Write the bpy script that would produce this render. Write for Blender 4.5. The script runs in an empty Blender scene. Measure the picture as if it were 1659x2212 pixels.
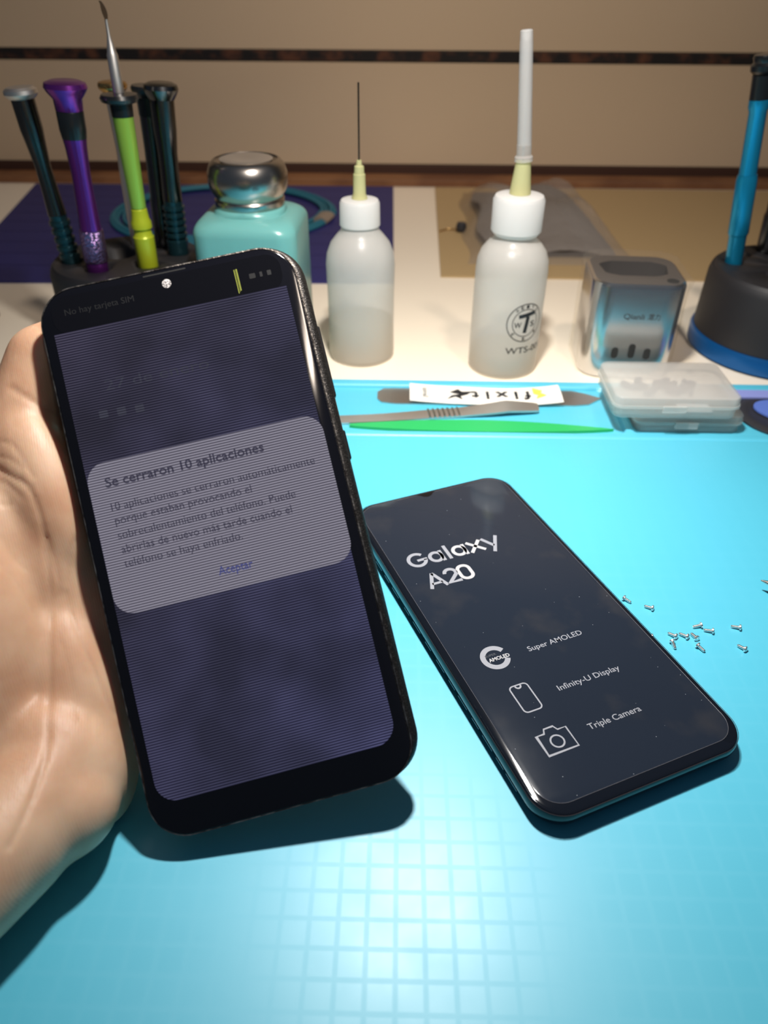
import bpy, bmesh, math, random
import numpy as np
from mathutils import Vector, Matrix
random.seed(7)
C = bpy.context.scene.collection
SC = bpy.context.scene
PI = math.pi
mm = .001

# ---------------------------------------------------------------- camera
def make_camera():
    f, H, pitch, roll, yaw = 1600.96, .2016, .6473, -.006, -.0166
    cp, sp = math.cos(pitch), math.sin(pitch); cy, sy = math.cos(yaw), math.sin(yaw)
    fwd = Vector((sy*cp, cy*cp, -sp)); right = Vector((cy, -sy, 0)); down = fwd.cross(right)
    c, s = math.cos(roll), math.sin(roll)
    r2 = c*right+s*down; d2 = -s*right+c*down
    cam = bpy.data.cameras.new('camera'); o = bpy.data.objects.new('camera', cam); C.objects.link(o)
    m = Matrix((r2, -d2, -fwd)).transposed().to_4x4(); m.translation = Vector((0, 0, H))
    o.matrix_world = m
    cam.sensor_fit = 'VERTICAL'; cam.sensor_height = 24; cam.lens = f/2212*24
    cam.clip_start = .01; cam.clip_end = 20
    cam.dof.use_dof = True; cam.dof.focus_distance = .255; cam.dof.aperture_fstop = cam.lens/2.2
    SC.camera = o
make_camera()

# ---------------------------------------------------------------- light
w = bpy.data.worlds.new('room_light'); SC.world = w; w.use_nodes = True
bg = w.node_tree.nodes['Background']; bg.inputs[0].default_value = (.62, .80, 1.12, 1); bg.inputs[1].default_value = .07
def lamp(name, loc, target, size, power, col):
    l = bpy.data.lights.new(name, 'AREA'); l.shape = 'DISK'; l.size = size; l.energy = power; l.color = col
    o = bpy.data.objects.new(name, l); C.objects.link(o); o.location = loc
    o.rotation_euler = (Vector(target)-Vector(loc)).to_track_quat('-Z', 'Y').to_euler()
    return o
lamp('desk_lamp_light', (.012, .246, .34), (.045, .29, 0), .026, 1.22, (1, .965, .92)).data.spread = math.radians(128)
lamp('wall_fill_light', (.3, -.2, 1.3), (-.03, .90, .09), .12, .95, (1, .84, .70)).data.spread = math.radians(50)  # added unseen spot that brightens the back wall, narrowed to miss the mat
SC.view_settings.view_transform = 'Standard'; SC.view_settings.look = 'None'
SC.view_settings.exposure = 0; SC.view_settings.gamma = 1; SC.view_settings.use_curve_mapping = False

# ---------------------------------------------------------------- helpers
def srgb(r, g, b):
    f = lambda c: (c/255/12.92 if c/255 <= .04045 else ((c/255+.055)/1.055)**2.4)
    return (f(r), f(g), f(b), 1)
def mat(name, col, rough=.5, metal=0, **k):
    m = bpy.data.materials.new(name); m.use_nodes = True
    b = m.node_tree.nodes['Principled BSDF']
    if len(col) == 3: col = (*col, 1)
    b.inputs['Base Color'].default_value = col; b.inputs['Roughness'].default_value = rough; b.inputs['Metallic'].default_value = metal
    al = dict(spec='Specular IOR Level', trans='Transmission Weight', ior='IOR', sss='Subsurface Weight', coat='Coat Weight', alpha='Alpha', ec='Emission Color', es='Emission Strength', cr='Coat Roughness')
    for a, v in k.items():
        if a in al: b.inputs[al[a]].default_value = v
    return m
def nodes(m): return m.node_tree.nodes, m.node_tree.links, m.node_tree.nodes['Principled BSDF']
def nd(N, t, **k):
    n = N.new(t)
    for a, v in k.items():
        if a.startswith('i_'):
            key = a[2:].replace('_', ' ')
            n.inputs[key].default_value = v
        else: setattr(n, a, v)
    return n
def add_noise_color(m, c1, c2, scale, detail=4, lo=.4, hi=.6):
    N, L, b = nodes(m); tc = nd(N, 'ShaderNodeTexCoord'); n = nd(N, 'ShaderNodeTexNoise', i_Scale=scale, i_Detail=detail)
    r = nd(N, 'ShaderNodeValToRGB'); r.color_ramp.elements[0].position = lo; r.color_ramp.elements[1].position = hi
    r.color_ramp.elements[0].color = (*c1[:3], 1); r.color_ramp.elements[1].color = (*c2[:3], 1)
    L.new(tc.outputs['Object'], n.inputs['Vector']); L.new(n.outputs['Fac'], r.inputs[0]); L.new(r.outputs[0], b.inputs['Base Color'])
def add_bump(m, scale, strength=.3, dist=.0003, tex='ShaderNodeTexNoise'):
    N, L, b = nodes(m); tc = nd(N, 'ShaderNodeTexCoord'); n = nd(N, tex); n.inputs['Scale'].default_value = scale
    bu = nd(N, 'ShaderNodeBump', i_Strength=strength, i_Distance=dist)
    L.new(tc.outputs['Object'], n.inputs['Vector']); L.new(n.outputs[0], bu.inputs['Height']); L.new(bu.outputs[0], b.inputs['Normal'])
def link(name, me, m, parent=None, smooth=True, auto=None):
    o = bpy.data.objects.new(name, me); C.objects.link(o)
    if m is not None: me.materials.append(m)
    if smooth and len(me.polygons):
        me.polygons.foreach_set('use_smooth', [True]*len(me.polygons))
        me.set_sharp_from_angle(angle=math.radians(auto or 38))
    if parent: o.parent = parent
    return o
def mesh(name, v, f, m, parent=None, smooth=True, auto=None):
    me = bpy.data.meshes.new(name); me.from_pydata([tuple(a) for a in v], [], f); me.validate(); me.update()
    bm = bmesh.new(); bm.from_mesh(me); bmesh.ops.recalc_face_normals(bm, faces=bm.faces); bm.to_mesh(me); bm.free()
    return link(name, me, m, parent, smooth, auto)
def empty(name, loc=(0, 0, 0), M=None, size=.01):
    o = bpy.data.objects.new(name, None); C.objects.link(o); o.empty_display_size = size
    if M is not None: o.matrix_world = M
    else: o.location = loc
    return o
def tag(o, label, cat, group=None):
    o['label'] = label; o['category'] = cat
    if group: o['group'] = group
    return o
def rrect(w, h, r, seg=8, cx=0, cy=0):
    pts = []
    for (sx, sy, a0) in ((1, 1, 0), (-1, 1, PI/2), (-1, -1, PI), (1, -1, 1.5*PI)):
        for i in range(seg+1):
            a = a0+i/seg*PI/2
            pts.append((cx+sx*(w/2-r)+r*math.cos(a), cy+sy*(h/2-r)+r*math.sin(a)))
    return pts
def circ(r, n=48, cx=0, cy=0, ry=None):
    return [(cx+r*math.cos(2*PI*i/n), cy+(ry or r)*math.sin(2*PI*i/n)) for i in range(n)]
def loft(name, secs, m, parent=None, cap0=True, cap1=True, auto=None, smooth=True):
    """secs: list of (outline points, z), all with the same point count"""
    v = []; f = []; n = len(secs[0][0])
    for pts, z in secs:
        if callable(z): v += [(x, y, z(x, y)) for x, y in pts]
        else: v += [(x, y, z) for x, y in pts]
    for k in range(len(secs)-1):
        for i in range(n):
            j = (i+1) % n
            f.append((k*n+i, k*n+j, (k+1)*n+j, (k+1)*n+i))
    if cap0: f.append(tuple(range(n))[::-1])
    if cap1: f.append(tuple((len(secs)-1)*n+i for i in range(n)))
    return mesh(name, v, f, m, parent, smooth, auto)
def lathe(name, prof, m, parent=None, n=48, sx=1, sy=1, cx=0, cy=0, auto=None):
    """prof: (r, z) from bottom to top; closed at r=0 ends"""
    v = []; f = []; rings = []
    for r, z in prof:
        if r < 1e-7: rings.append([len(v)]); v.append((cx, cy, z))
        else:
            rings.append(list(range(len(v), len(v)+n)))
            v += [(cx+sx*r*math.cos(2*PI*i/n), cy+sy*r*math.sin(2*PI*i/n), z) for i in range(n)]
    for a, b in zip(rings, rings[1:]):
        for i in range(n):
            j = (i+1) % n
            if len(a) == 1 and len(b) == 1: continue
            if len(a) == 1: f.append((a[0], b[j], b[i]))
            elif len(b) == 1: f.append((a[i], a[j], b[0]))
            else: f.append((a[i], a[j], b[j], b[i]))
    return mesh(name, v, f, m, parent, True, auto)
def tube(name, pts, r, m, parent=None, n=10, radii=None, caps=True, flat=1):
    pts = [Vector(p) for p in pts]; v = []; f = []
    up = Vector((0, 0, 1))
    for k, p in enumerate(pts):
        t = (pts[min(k+1, len(pts)-1)]-pts[max(k-1, 0)]).normalized()
        if abs(t.dot(up)) > .98: up = Vector((0, 1, 0))
        a = t.cross(up).normalized(); b = a.cross(t).normalized()
        rr = radii[k] if radii else r
        v += [p+rr*(math.cos(2*PI*i/n)*a+flat*math.sin(2*PI*i/n)*b) for i in range(n)]
    for k in range(len(pts)-1):
        for i in range(n):
            j = (i+1) % n; f.append((k*n+i, k*n+j, (k+1)*n+j, (k+1)*n+i))
    if caps: f.append(tuple(range(n))[::-1]); f.append(tuple((len(pts)-1)*n+i for i in range(n)))
    return mesh(name, v, f, m, parent, True, 60)
def rbox(name, w, d, h, r, m, parent=None, bev=.0005, cx=0, cy=0, z0=0, seg=6):
    return loft(name, [(rrect(w-2*bev, d-2*bev, max(r-bev, 1e-5), seg, cx, cy), z0), (rrect(w, d, r, seg, cx, cy), z0+bev), (rrect(w, d, r, seg, cx, cy), z0+h-bev), (rrect(w-2*bev, d-2*bev, max(r-bev, 1e-5), seg, cx, cy), z0+h)], m, parent)
def smooth_curve(ctrl, n=12):
    P = [Vector(p) for p in ctrl]; P = [2*P[0]-P[1]]+P+[2*P[-1]-P[-2]]; out = []
    for i in range(1, len(P)-2):
        for k in range(n):
            t = k/n; a, b, c, d = P[i-1], P[i], P[i+1], P[i+2]
            out.append(.5*((2*b)+(-a+c)*t+(2*a-5*b+4*c-d)*t*t+(-a+3*b-3*c+d)*t**3))
    out.append(P[-2]); return out
def apply_mods(o):
    bpy.context.view_layer.update()
    dg = bpy.context.evaluated_depsgraph_get()
    me = bpy.data.meshes.new_from_object(o.evaluated_get(dg))
    o.modifiers.clear(); o.data = me
    return o
def text(name, s, x0, x1, y, z, m, parent, size, bold=0, extrude=.00002, rot=0, bend=None):
    """flat lettering whose baseline runs from x0 to x1 (metres, in the parent's frame)"""
    cu = bpy.data.curves.new(name, 'FONT'); cu.body = s; cu.size = 1; cu.extrude = 0; cu.offset = bold; cu.resolution_u = 3
    o = bpy.data.objects.new(name, cu); C.objects.link(o)
    bpy.context.view_layer.update()
    me = bpy.data.meshes.new_from_object(o.evaluated_get(bpy.context.evaluated_depsgraph_get()))
    bpy.data.objects.remove(o)
    n = len(me.vertices); co = np.zeros(n*3); me.vertices.foreach_get('co', co); co = co.reshape(-1, 3)
    mnx, mxx = co[:, 0].min(), co[:, 0].max()
    kx = (x1-x0)/(mxx-mnx)
    X = x0+(co[:, 0]-mnx)*kx; Yc = co[:, 1]*size; 
    if rot:
        c0, s0 = math.cos(rot), math.sin(rot); X, Yc = x0+(X-x0)*c0-Yc*s0, (X-x0)*s0+Yc*c0
    if bend: out = np.array([bend(a, b+y) for a, b in zip(X, Yc)])
    else: out = np.c_[X, Yc+y, np.full(n, z)]
    me.vertices.foreach_set('co', out.astype(np.float64).ravel()); me.update()
    o = link(name, me, m, parent, smooth=False)
    return o

# ---------------------------------------------------------------- materials
def stripe_mat(name, c_hi, c_lo, glossy=.12, es=1.0, blotch=0):
    """lit display: thin dark bands across the panel, period in phone coordinates"""
    m = mat(name, (.004, .004, .006), glossy, spec=.5)
    N, L, b = nodes(m)
    tc = nd(N, 'ShaderNodeTexCoord'); sep = nd(N, 'ShaderNodeSeparateXYZ')
    L.new(tc.outputs['Object'], sep.inputs[0])
    mu = nd(N, 'ShaderNodeMath', operation='MULTIPLY'); mu.inputs[1].default_value = 2*PI/.00074
    L.new(sep.outputs[1], mu.inputs[0])
    si = nd(N, 'ShaderNodeMath', operation='SINE'); L.new(mu.outputs[0], si.inputs[0])
    mr = nd(N, 'ShaderNodeMapRange'); mr.inputs['From Min'].default_value = -.75; mr.inputs['From Max'].default_value = .75
    L.new(si.outputs[0], mr.inputs['Value'])
    mx = nd(N, 'ShaderNodeMixRGB'); mx.inputs[1].default_value = (*c_lo, 1); mx.inputs[2].default_value = (*c_hi, 1)
    L.new(mr.outputs[0], mx.inputs[0]); col = mx.outputs[0]
    if blotch:
        n = nd(N, 'ShaderNodeTexNoise', i_Scale=38, i_Detail=2); L.new(tc.outputs['Object'], n.inputs['Vector'])  # soft blotchy reflections on the glass, painted into the display's glow
        r = nd(N, 'ShaderNodeValToRGB'); r.color_ramp.elements[0].position = .35; r.color_ramp.elements[1].position = .8
        r.color_ramp.elements[0].color = (.72, .72, .72, 1); r.color_ramp.elements[1].color = (1.7, 1.7, 1.9, 1)
        L.new(n.outputs['Fac'], r.inputs[0])
        m2 = nd(N, 'ShaderNodeMixRGB', blend_type='MULTIPLY'); m2.inputs[0].default_value = 1
        L.new(col, m2.inputs[1]); L.new(r.outputs[0], m2.inputs[2]); col = m2.outputs[0]
        # wallpaper runs from plum at the upper left to navy at the lower right
        ad = nd(N, 'ShaderNodeMath', operation='SUBTRACT'); L.new(sep.outputs[0], ad.inputs[0]); L.new(sep.outputs[1], ad.inputs[1])
        m3 = nd(N, 'ShaderNodeMapRange'); m3.inputs['From Min'].default_value = -.10; m3.inputs['From Max'].default_value = .09; L.new(ad.outputs[0], m3.inputs['Value'])
        m4 = nd(N, 'ShaderNodeMixRGB'); m4.inputs[1].default_value = (1.0, .9, .9, 1); m4.inputs[2].default_value = (1.1, 1.15, 1.5, 1)
        L.new(m3.outputs[0], m4.inputs[0])
        m5 = nd(N, 'ShaderNodeMixRGB', blend_type='MULTIPLY'); m5.inputs[0].default_value = 1
        L.new(col, m5.inputs[1]); L.new(m4.outputs[0], m5.inputs[2]); col = m5.outputs[0]
    L.new(col, b.inputs['Emission Color']); b.inputs['Emission Strength'].default_value = es
    return m
M_screen = stripe_mat('display_wallpaper', (.050, .049, .072), (.0065, .006, .013), blotch=1)
M_dialog = stripe_mat('dialog_grey', (.285, .27, .33), (.055, .05, .07))
M_dlgtext = stripe_mat('dialog_text', (.062, .058, .09), (.026, .024, .038))
M_dlgblue = stripe_mat('dialog_blue_text', (.065, .075, .26), (.04, .045, .13))
M_faint = stripe_mat('faint_text', (.062, .061, .086), (.013, .013, .021))
M_topband = mat('display_top_band', (.003, .003, .004), .12, ec=(.0015, .0013, .002, 1), es=1)
M_simtext = mat('status_text', (.01, .01, .01), .3, ec=(.012, .0115, .012, 1), es=1)
M_glass = mat('black_glass', (.004, .004, .006), .08, spec=.5)
M_yellow = mat('stuck_pixel_line', (.02, .02, .0), .3, ec=(.42, .45, .08, 1), es=1)
M_frame_old = mat('worn_dark_frame', (.035, .032, .03), .38, .75)
add_bump(M_frame_old, 2600, .55, .00025, 'ShaderNodeTexNoise')
add_noise_color(M_frame_old, (.03, .027, .025), (.12, .105, .095), 2300, 3, .50, .80)
M_rim = mat('worn_silver_rim', (.55, .5, .45), .33, 1); add_bump(M_rim, 900, .6, .0003)
add_noise_color(M_rim, (.12, .10, .09), (.7, .63, .55), 300, 3, .40, .75)
M_button = mat('dark_side_button', (.03, .028, .028), .3, .6)
M_body_new = mat('glossy_black_frame', (.006, .008, .013), .07, 0, spec=.5)
M_film = mat('screen_film_black', (.010, .012, .019), .24, spec=.5)
def film_nodes():
    N, L, b = nodes(M_film); tc = nd(N, 'ShaderNodeTexCoord')
    n = nd(N, 'ShaderNodeTexNoise', i_Scale=38, i_Detail=5); L.new(tc.outputs['Object'], n.inputs['Vector'])
    r = nd(N, 'ShaderNodeValToRGB'); r.color_ramp.elements[0].position = .56; r.color_ramp.elements[1].position = .85
    r.color_ramp.elements[0].color = (.016, .022, .035, 1); r.color_ramp.elements[1].color = (.04, .04, .045, 1)
    L.new(n.outputs['Fac'], r.inputs[0])
    s = nd(N, 'ShaderNodeTexVoronoi', i_Scale=240); L.new(tc.outputs['Object'], s.inputs['Vector'])
    lt = nd(N, 'ShaderNodeMath', operation='LESS_THAN'); lt.inputs[1].default_value = .03; L.new(s.outputs['Distance'], lt.inputs[0])
    mx = nd(N, 'ShaderNodeMixRGB'); mx.inputs[2].default_value = (.35, .38, .42, 1); L.new(lt.outputs[0], mx.inputs[0]); L.new(r.outputs[0], mx.inputs[1])
    L.new(mx.outputs[0], b.inputs['Base Color'])
    rr = nd(N, 'ShaderNodeMapRange'); rr.inputs['To Min'].default_value = .06; rr.inputs['To Max'].default_value = .14; L.new(n.outputs['Fac'], rr.inputs['Value']); L.new(rr.outputs[0], b.inputs['Roughness'])
film_nodes()
M_print = mat('silver_grey_print', (.30, .31, .35), .45)
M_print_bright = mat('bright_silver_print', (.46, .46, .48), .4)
M_print_dim = mat('dark_grey_print', srgb(70, 74, 82), .5)
M_mat = mat('cyan_silicone', (.085, .52, .70), .5, spec=.5, coat=.95)
def mat_nodes():
    N, L, b = nodes(M_mat); tc = nd(N, 'ShaderNodeTexCoord'); sep = nd(N, 'ShaderNodeSeparateXYZ'); L.new(tc.outputs['Object'], sep.inputs[0])
    outs = []
    for ax, off in ((0, -.0053), (1, .0757)):
        a = nd(N, 'ShaderNodeMath', operation='SUBTRACT'); a.inputs[1].default_value = off; L.new(sep.outputs[ax], a.inputs[0])
        d = nd(N, 'ShaderNodeMath', operation='DIVIDE'); d.inputs[1].default_value = .0075 if ax == 0 else .0072; L.new(a.outputs[0], d.inputs[0])
        fr = nd(N, 'ShaderNodeMath', operation='FRACT'); L.new(d.outputs[0], fr.inputs[0])
        s = nd(N, 'ShaderNodeMath', operation='SUBTRACT'); s.inputs[1].default_value = .5; L.new(fr.outputs[0], s.inputs[0])
        ab = nd(N, 'ShaderNodeMath', operation='ABSOLUTE'); L.new(s.outputs[0], ab.inputs[0])
        mr = nd(N, 'ShaderNodeMapRange'); mr.inputs['From Min'].default_value = .385; mr.inputs['From Max'].default_value = .44; L.new(ab.outputs[0], mr.inputs['Value'])
        outs.append(mr)
    mx = nd(N, 'ShaderNodeMath', operation='MAXIMUM'); L.new(outs[0].outputs[0], mx.inputs[0]); L.new(outs[1].outputs[0], mx.inputs[1])
    n = nd(N, 'ShaderNodeTexNoise', i_Scale=70, i_Detail=3); L.new(tc.outputs['Object'], n.inputs['Vector'])
    n2 = nd(N, 'ShaderNodeTexWhiteNoise', noise_dimensions='2D')
    # roughness: pressed squares are glossier than the joints between them
    ro = nd(N, 'ShaderNodeMapRange'); ro.inputs['To Min'].default_value = .38; ro.inputs['To Max'].default_value = .45
    L.new(mx.outputs[0], ro.inputs['Value'])
    nr = nd(N, 'ShaderNodeMapRange'); nr.inputs['To Min'].default_value = -.05; nr.inputs['To Max'].default_value = .07; L.new(n.outputs['Fac'], nr.inputs['Value'])
    ad = nd(N, 'ShaderNodeMath', operation='ADD'); L.new(ro.outputs[0], ad.inputs[0]); L.new(nr.outputs[0], ad.inputs[1]); L.new(ad.outputs[0], b.inputs['Coat Roughness'])
    fine = nd(N, 'ShaderNodeTexNoise', i_Scale=1800, i_Detail=2); L.new(tc.outputs['Object'], fine.inputs['Vector'])
    bu = nd(N, 'ShaderNodeBump', i_Strength=.12, i_Distance=.00005); L.new(fine.outputs['Fac'], bu.inputs['Height']); L.new(bu.outputs[0], b.inputs['Normal'])
mat_nodes()
M_desk = mat('cream_laminate', (.90, .80, .65), .4); add_bump(M_desk, 900, .08, .0001)
M_wall = mat('beige_panel', srgb(208, 186, 156), .6); add_bump(M_wall, 200, .1, .0004)
M_gap = mat('dark_braided_strip', (.02, .01, .008), .7); add_noise_color(M_gap, (.006, .004, .004), (.10, .035, .015), 60, 3, .48, .66)
M_darkwood = mat('dark_brown_trim', (.055, .022, .012), .55)
M_brownwood = mat('brown_wood_strip', (.20, .085, .035), .5); add_noise_color(M_brownwood, (.16, .065, .028), (.26, .12, .05), 14, 4)
M_floor = mat('grey_floor', (.2, .19, .18), .7)
M_navy = mat('navy_blue_mat', srgb(36, 37, 104), .55); add_bump(M_navy, 700, .2, .0002)
M_navyline = mat('navy_darker_print', srgb(28, 26, 84), .6)
M_tan = mat('tan_mat', srgb(176, 150, 108), .6)
M_teal = mat('teal_strap', srgb(32, 108, 128), .6)
M_grey_tag = mat('grey_beige_tag', srgb(140, 126, 112), .6)
M_steel = mat('brushed_steel', (.74, .69, .64), .45, 1)
M_steel_polish = mat('polished_steel', (.44, .40, .36), .24, 1)
M_darksteel = mat('gunmetal', (.13, .13, .13), .22, 1)
M_blackmetal = mat('black_anodised', (.012, .014, .016), .28, .3, coat=.3)
M_purple = mat('purple_anodised', (.22, .04, .31), .24, .85)
M_purple_knurl = mat('knurled_lilac', (.42, .25, .5), .3, 1); add_bump(M_purple_knurl, 900, 1, .0006, 'ShaderNodeTexVoronoi')
M_green = mat('green_anodised', (.30, .52, .07), .3, .4)
M_lime = mat('lime_grip', (.42, .48, .02), .35, .2)
M_gold = mat('gold_metal', (.6, .38, .14), .25, 1)
M_tealmetal = mat('dark_teal_metal', (.014, .048, .06), .25, .6)
M_blue = mat('blue_anodised', (.01, .28, .50), .25, .6)
M_bluebase = mat('blue_base_ring', (.006, .10, .32), .28, .4)
M_rubber = mat('black_rubber', (.016, .015, .017), .55)
M_hole = mat('deep_black', (.003, .003, .003), .8)
M_tealbottle = mat('turquoise_plastic', (.14, .38, .36), .28, spec=.5, sss=.1)
M_label_text = mat('grey_black_ink', (.03, .03, .035), .5)
M_ink = mat('black_ink', (.012, .012, .014), .5)
def milky(name, col, alpha=.55, rough=.3):
    m = mat(name, col, rough, spec=.45)
    N, L, b = nodes(m)
    tr = nd(N, 'ShaderNodeBsdfTranslucent'); tr.inputs[0].default_value = (*col[:3], 1)
    tp = nd(N, 'ShaderNodeBsdfTransparent'); tp.inputs[0].default_value = (.97, .96, .94, 1)
    m1 = nd(N, 'ShaderNodeMixShader'); m1.inputs[0].default_value = .4
    L.new(b.outputs[0], m1.inputs[1]); L.new(tr.outputs[0], m1.inputs[2])
    m2 = nd(N, 'ShaderNodeMixShader'); m2.inputs[0].default_value = alpha
    L.new(tp.outputs[0], m2.inputs[1]); L.new(m1.outputs[0], m2.inputs[2])
    out = [n for n in N if n.type == 'OUTPUT_MATERIAL'][0]; L.new(m2.outputs[0], out.inputs[0])
    return m
M_milk = milky('milky_plastic', (.84, .81, .77), .62)
M_milkcap = milky('milky_cap', (.84, .82, .80), .93)
M_clear = milky('frosted_sheath', (.75, .74, .74), .42, .2)
M_hub = milky('yellow_translucent_hub', (.72, .70, .38), .85)
M_boxpl = milky('cloudy_box_plastic', (.86, .83, .80), .40, .22)
M_bag = milky('clear_bag_film', (.55, .52, .50), .30, .15)
M_wrap = milky('crinkled_film', (.80, .76, .72), .035, .10)
M_liquid = milky('pale_liquid', (.62, .53, .36), .7)
M_greenpl = mat('green_plastic', (.02, .42, .11), .35)
M_bluepick = mat('periwinkle_plastic', srgb(92, 120, 200), .4)
M_lilac = mat('lilac_plastic', srgb(140, 150, 215), .4)
M_blackpl = mat('charcoal_plastic', (.03, .03, .035), .4)
M_paper = mat('cream_label', (.86, .82, .74), .5)
M_yel = mat('yellow_mark', (.85, .85, .1), .5)
M_chrome_blue = mat('brushed_silver_tin', (.72, .72, .74), .2, 1)
M_screw = mat('bright_nickel', (.9, .88, .86), .34, 1)
M_contents = mat('dark_grey_contents', (.07, .07, .09), .5)

# ---------------------------------------------------------------- setting
DZ = -.003
desk = empty('desk', (0, .3, -.75)); tag(desk, 'cream laminate desk top running back to the panelled wall', 'desk')
def in_desk(o): o.parent = desk; o.location = -Vector((0, .3, -.75)); return o
in_desk(rbox('desk_top', 2.4, 1.30, .025, .005, M_desk, None, .001, 0, .24, DZ-.025))
for sx in (-1, 1):
    for yy in (-.3, .8):
        in_desk(rbox('leg', .05, .05, .722, .004, M_desk, None, .001, sx*1.1, yy, -.75))
def structure(o): o['kind'] = 'structure'; return o
structure(rbox('floor', 5, 5, .02, .01, M_floor, None, .001, 0, 0, -.77))
WY = .893
def wallbox(name, z0, z1, y0, y1, m):
    return structure(rbox(name, 5, y1-y0, z1-z0, .0006, m, None, .0005, 0, (y0+y1)/2, z0, 2))
wall = empty('wall_back', (0, WY, -.75)); wall['kind'] = 'structure'
for nm, a in (('panel', (.0125, .1105)), ('panel', (.1205, 1.6))):
    o = rbox(nm, 5, .02, a[1]-a[0], .001, M_wall, wall, .0008, 0, .01, a[0]+.75, 2)
o = rbox('backing', 5, .03, 2.35, .001, M_darkwood, wall, .0008, 0, .035, 0, 2)
wallbox('trim_1', .1107, .1203, WY-.001, WY+.019, M_gap)
wallbox('trim_2', -.002, .0122, WY-.002, WY+.019, M_darkwood)
wallbox('trim_3', -.0028, .0035, WY-.034, WY-.0022, M_brownwood)

# ---------------------------------------------------------------- silicone repair mat with tray
def build_mat():
    def sstep(a, b, x): t = np.clip((x-a)/(b-a), 0, 1); return t*t*(3-2*t)
    def rr(X, Y, x0, x1, y0, y1, r):
        cx, cy = (x0+x1)/2, (y0+y1)/2
        qx = np.abs(X-cx)-(x1-x0)/2+r; qy = np.abs(Y-cy)-(y1-y0)/2+r
        return np.hypot(np.maximum(qx, 0), np.maximum(qy, 0))+np.minimum(np.maximum(qx, qy), 0)-r
    xs = np.unique(np.r_[np.linspace(-.30, -.06, 25), np.arange(-.06, .235, .0009), np.linspace(.235, .34, 12)])
    ys = np.unique(np.r_[-.06, np.linspace(-.05, .3295, 12), np.arange(.330, .3978, .00055)])
    X, Y = np.meshgrid(xs, ys)
    Z = np.zeros_like(X)
    for p in ((-.26, .1222, .3385, .3897, .006), (.1262, .33, .3385, .3897, .006)):
        Z -= .0022*(1-sstep(-.0004, .0005, rr(X, Y, *p)))
    Z -= .0011*(1-sstep(.0003, .0009, np.abs(Y-.3332)))
    Z -= .0012*sstep(.3962, .3976, Y)
    nx, ny = len(xs), len(ys)
    v = np.c_[X.ravel(), Y.ravel(), Z.ravel()].tolist()
    f = [(j*nx+i, j*nx+i+1, (j+1)*nx+i+1, (j+1)*nx+i) for j in range(ny-1) for i in range(nx-1)]
    # skirt down to the desk
    ring = [i for i in range(nx)]+[j*nx+nx-1 for j in range(1, ny)]+[(ny-1)*nx+i for i in range(nx-2, -1, -1)]+[j*nx for j in range(ny-2, 0, -1)]
    b0 = len(v)
    for k in ring: v.append([v[k][0], v[k][1], DZ+.0001])
    R = len(ring)
    for k in range(R): f.append((ring[k], b0+k, b0+(k+1) % R, ring[(k+1) % R]))
    f.append(tuple(b0+k for k in range(R)))
    o = mesh('repair_mat', v, f, M_mat, None, True, 50)
    tag(o, 'bright cyan silicone repair mat with a shallow parts tray along its far edge', 'mat')
build_mat()
TZ = -.0022   # tray floor

# ---------------------------------------------------------------- phones
def ring_part(name, outer, inner, z0, z1, m, parent):
    n = len(outer); v = [(x, y, z0) for x, y in outer]+[(x, y, z1) for x, y in outer]+[(x, y, z1) for x, y in inner]+[(x, y, z0) for x, y in inner]
    f = []
    for k in range(4):
        for i in range(n):
            j = (i+1) % n; a = k*n; b = ((k+1) % 4)*n
            f.append((a+i, a+j, b+j, b+i))
    return mesh(name, v, f, m, parent)
def phone_frame(secs, m, parent):
    return loft('frame', [(rrect(w*mm, h*mm, r*mm, 12, cx*mm, cy*mm), z*mm) for w, h, r, cx, cy, z in secs], m, parent, auto=50)

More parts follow.
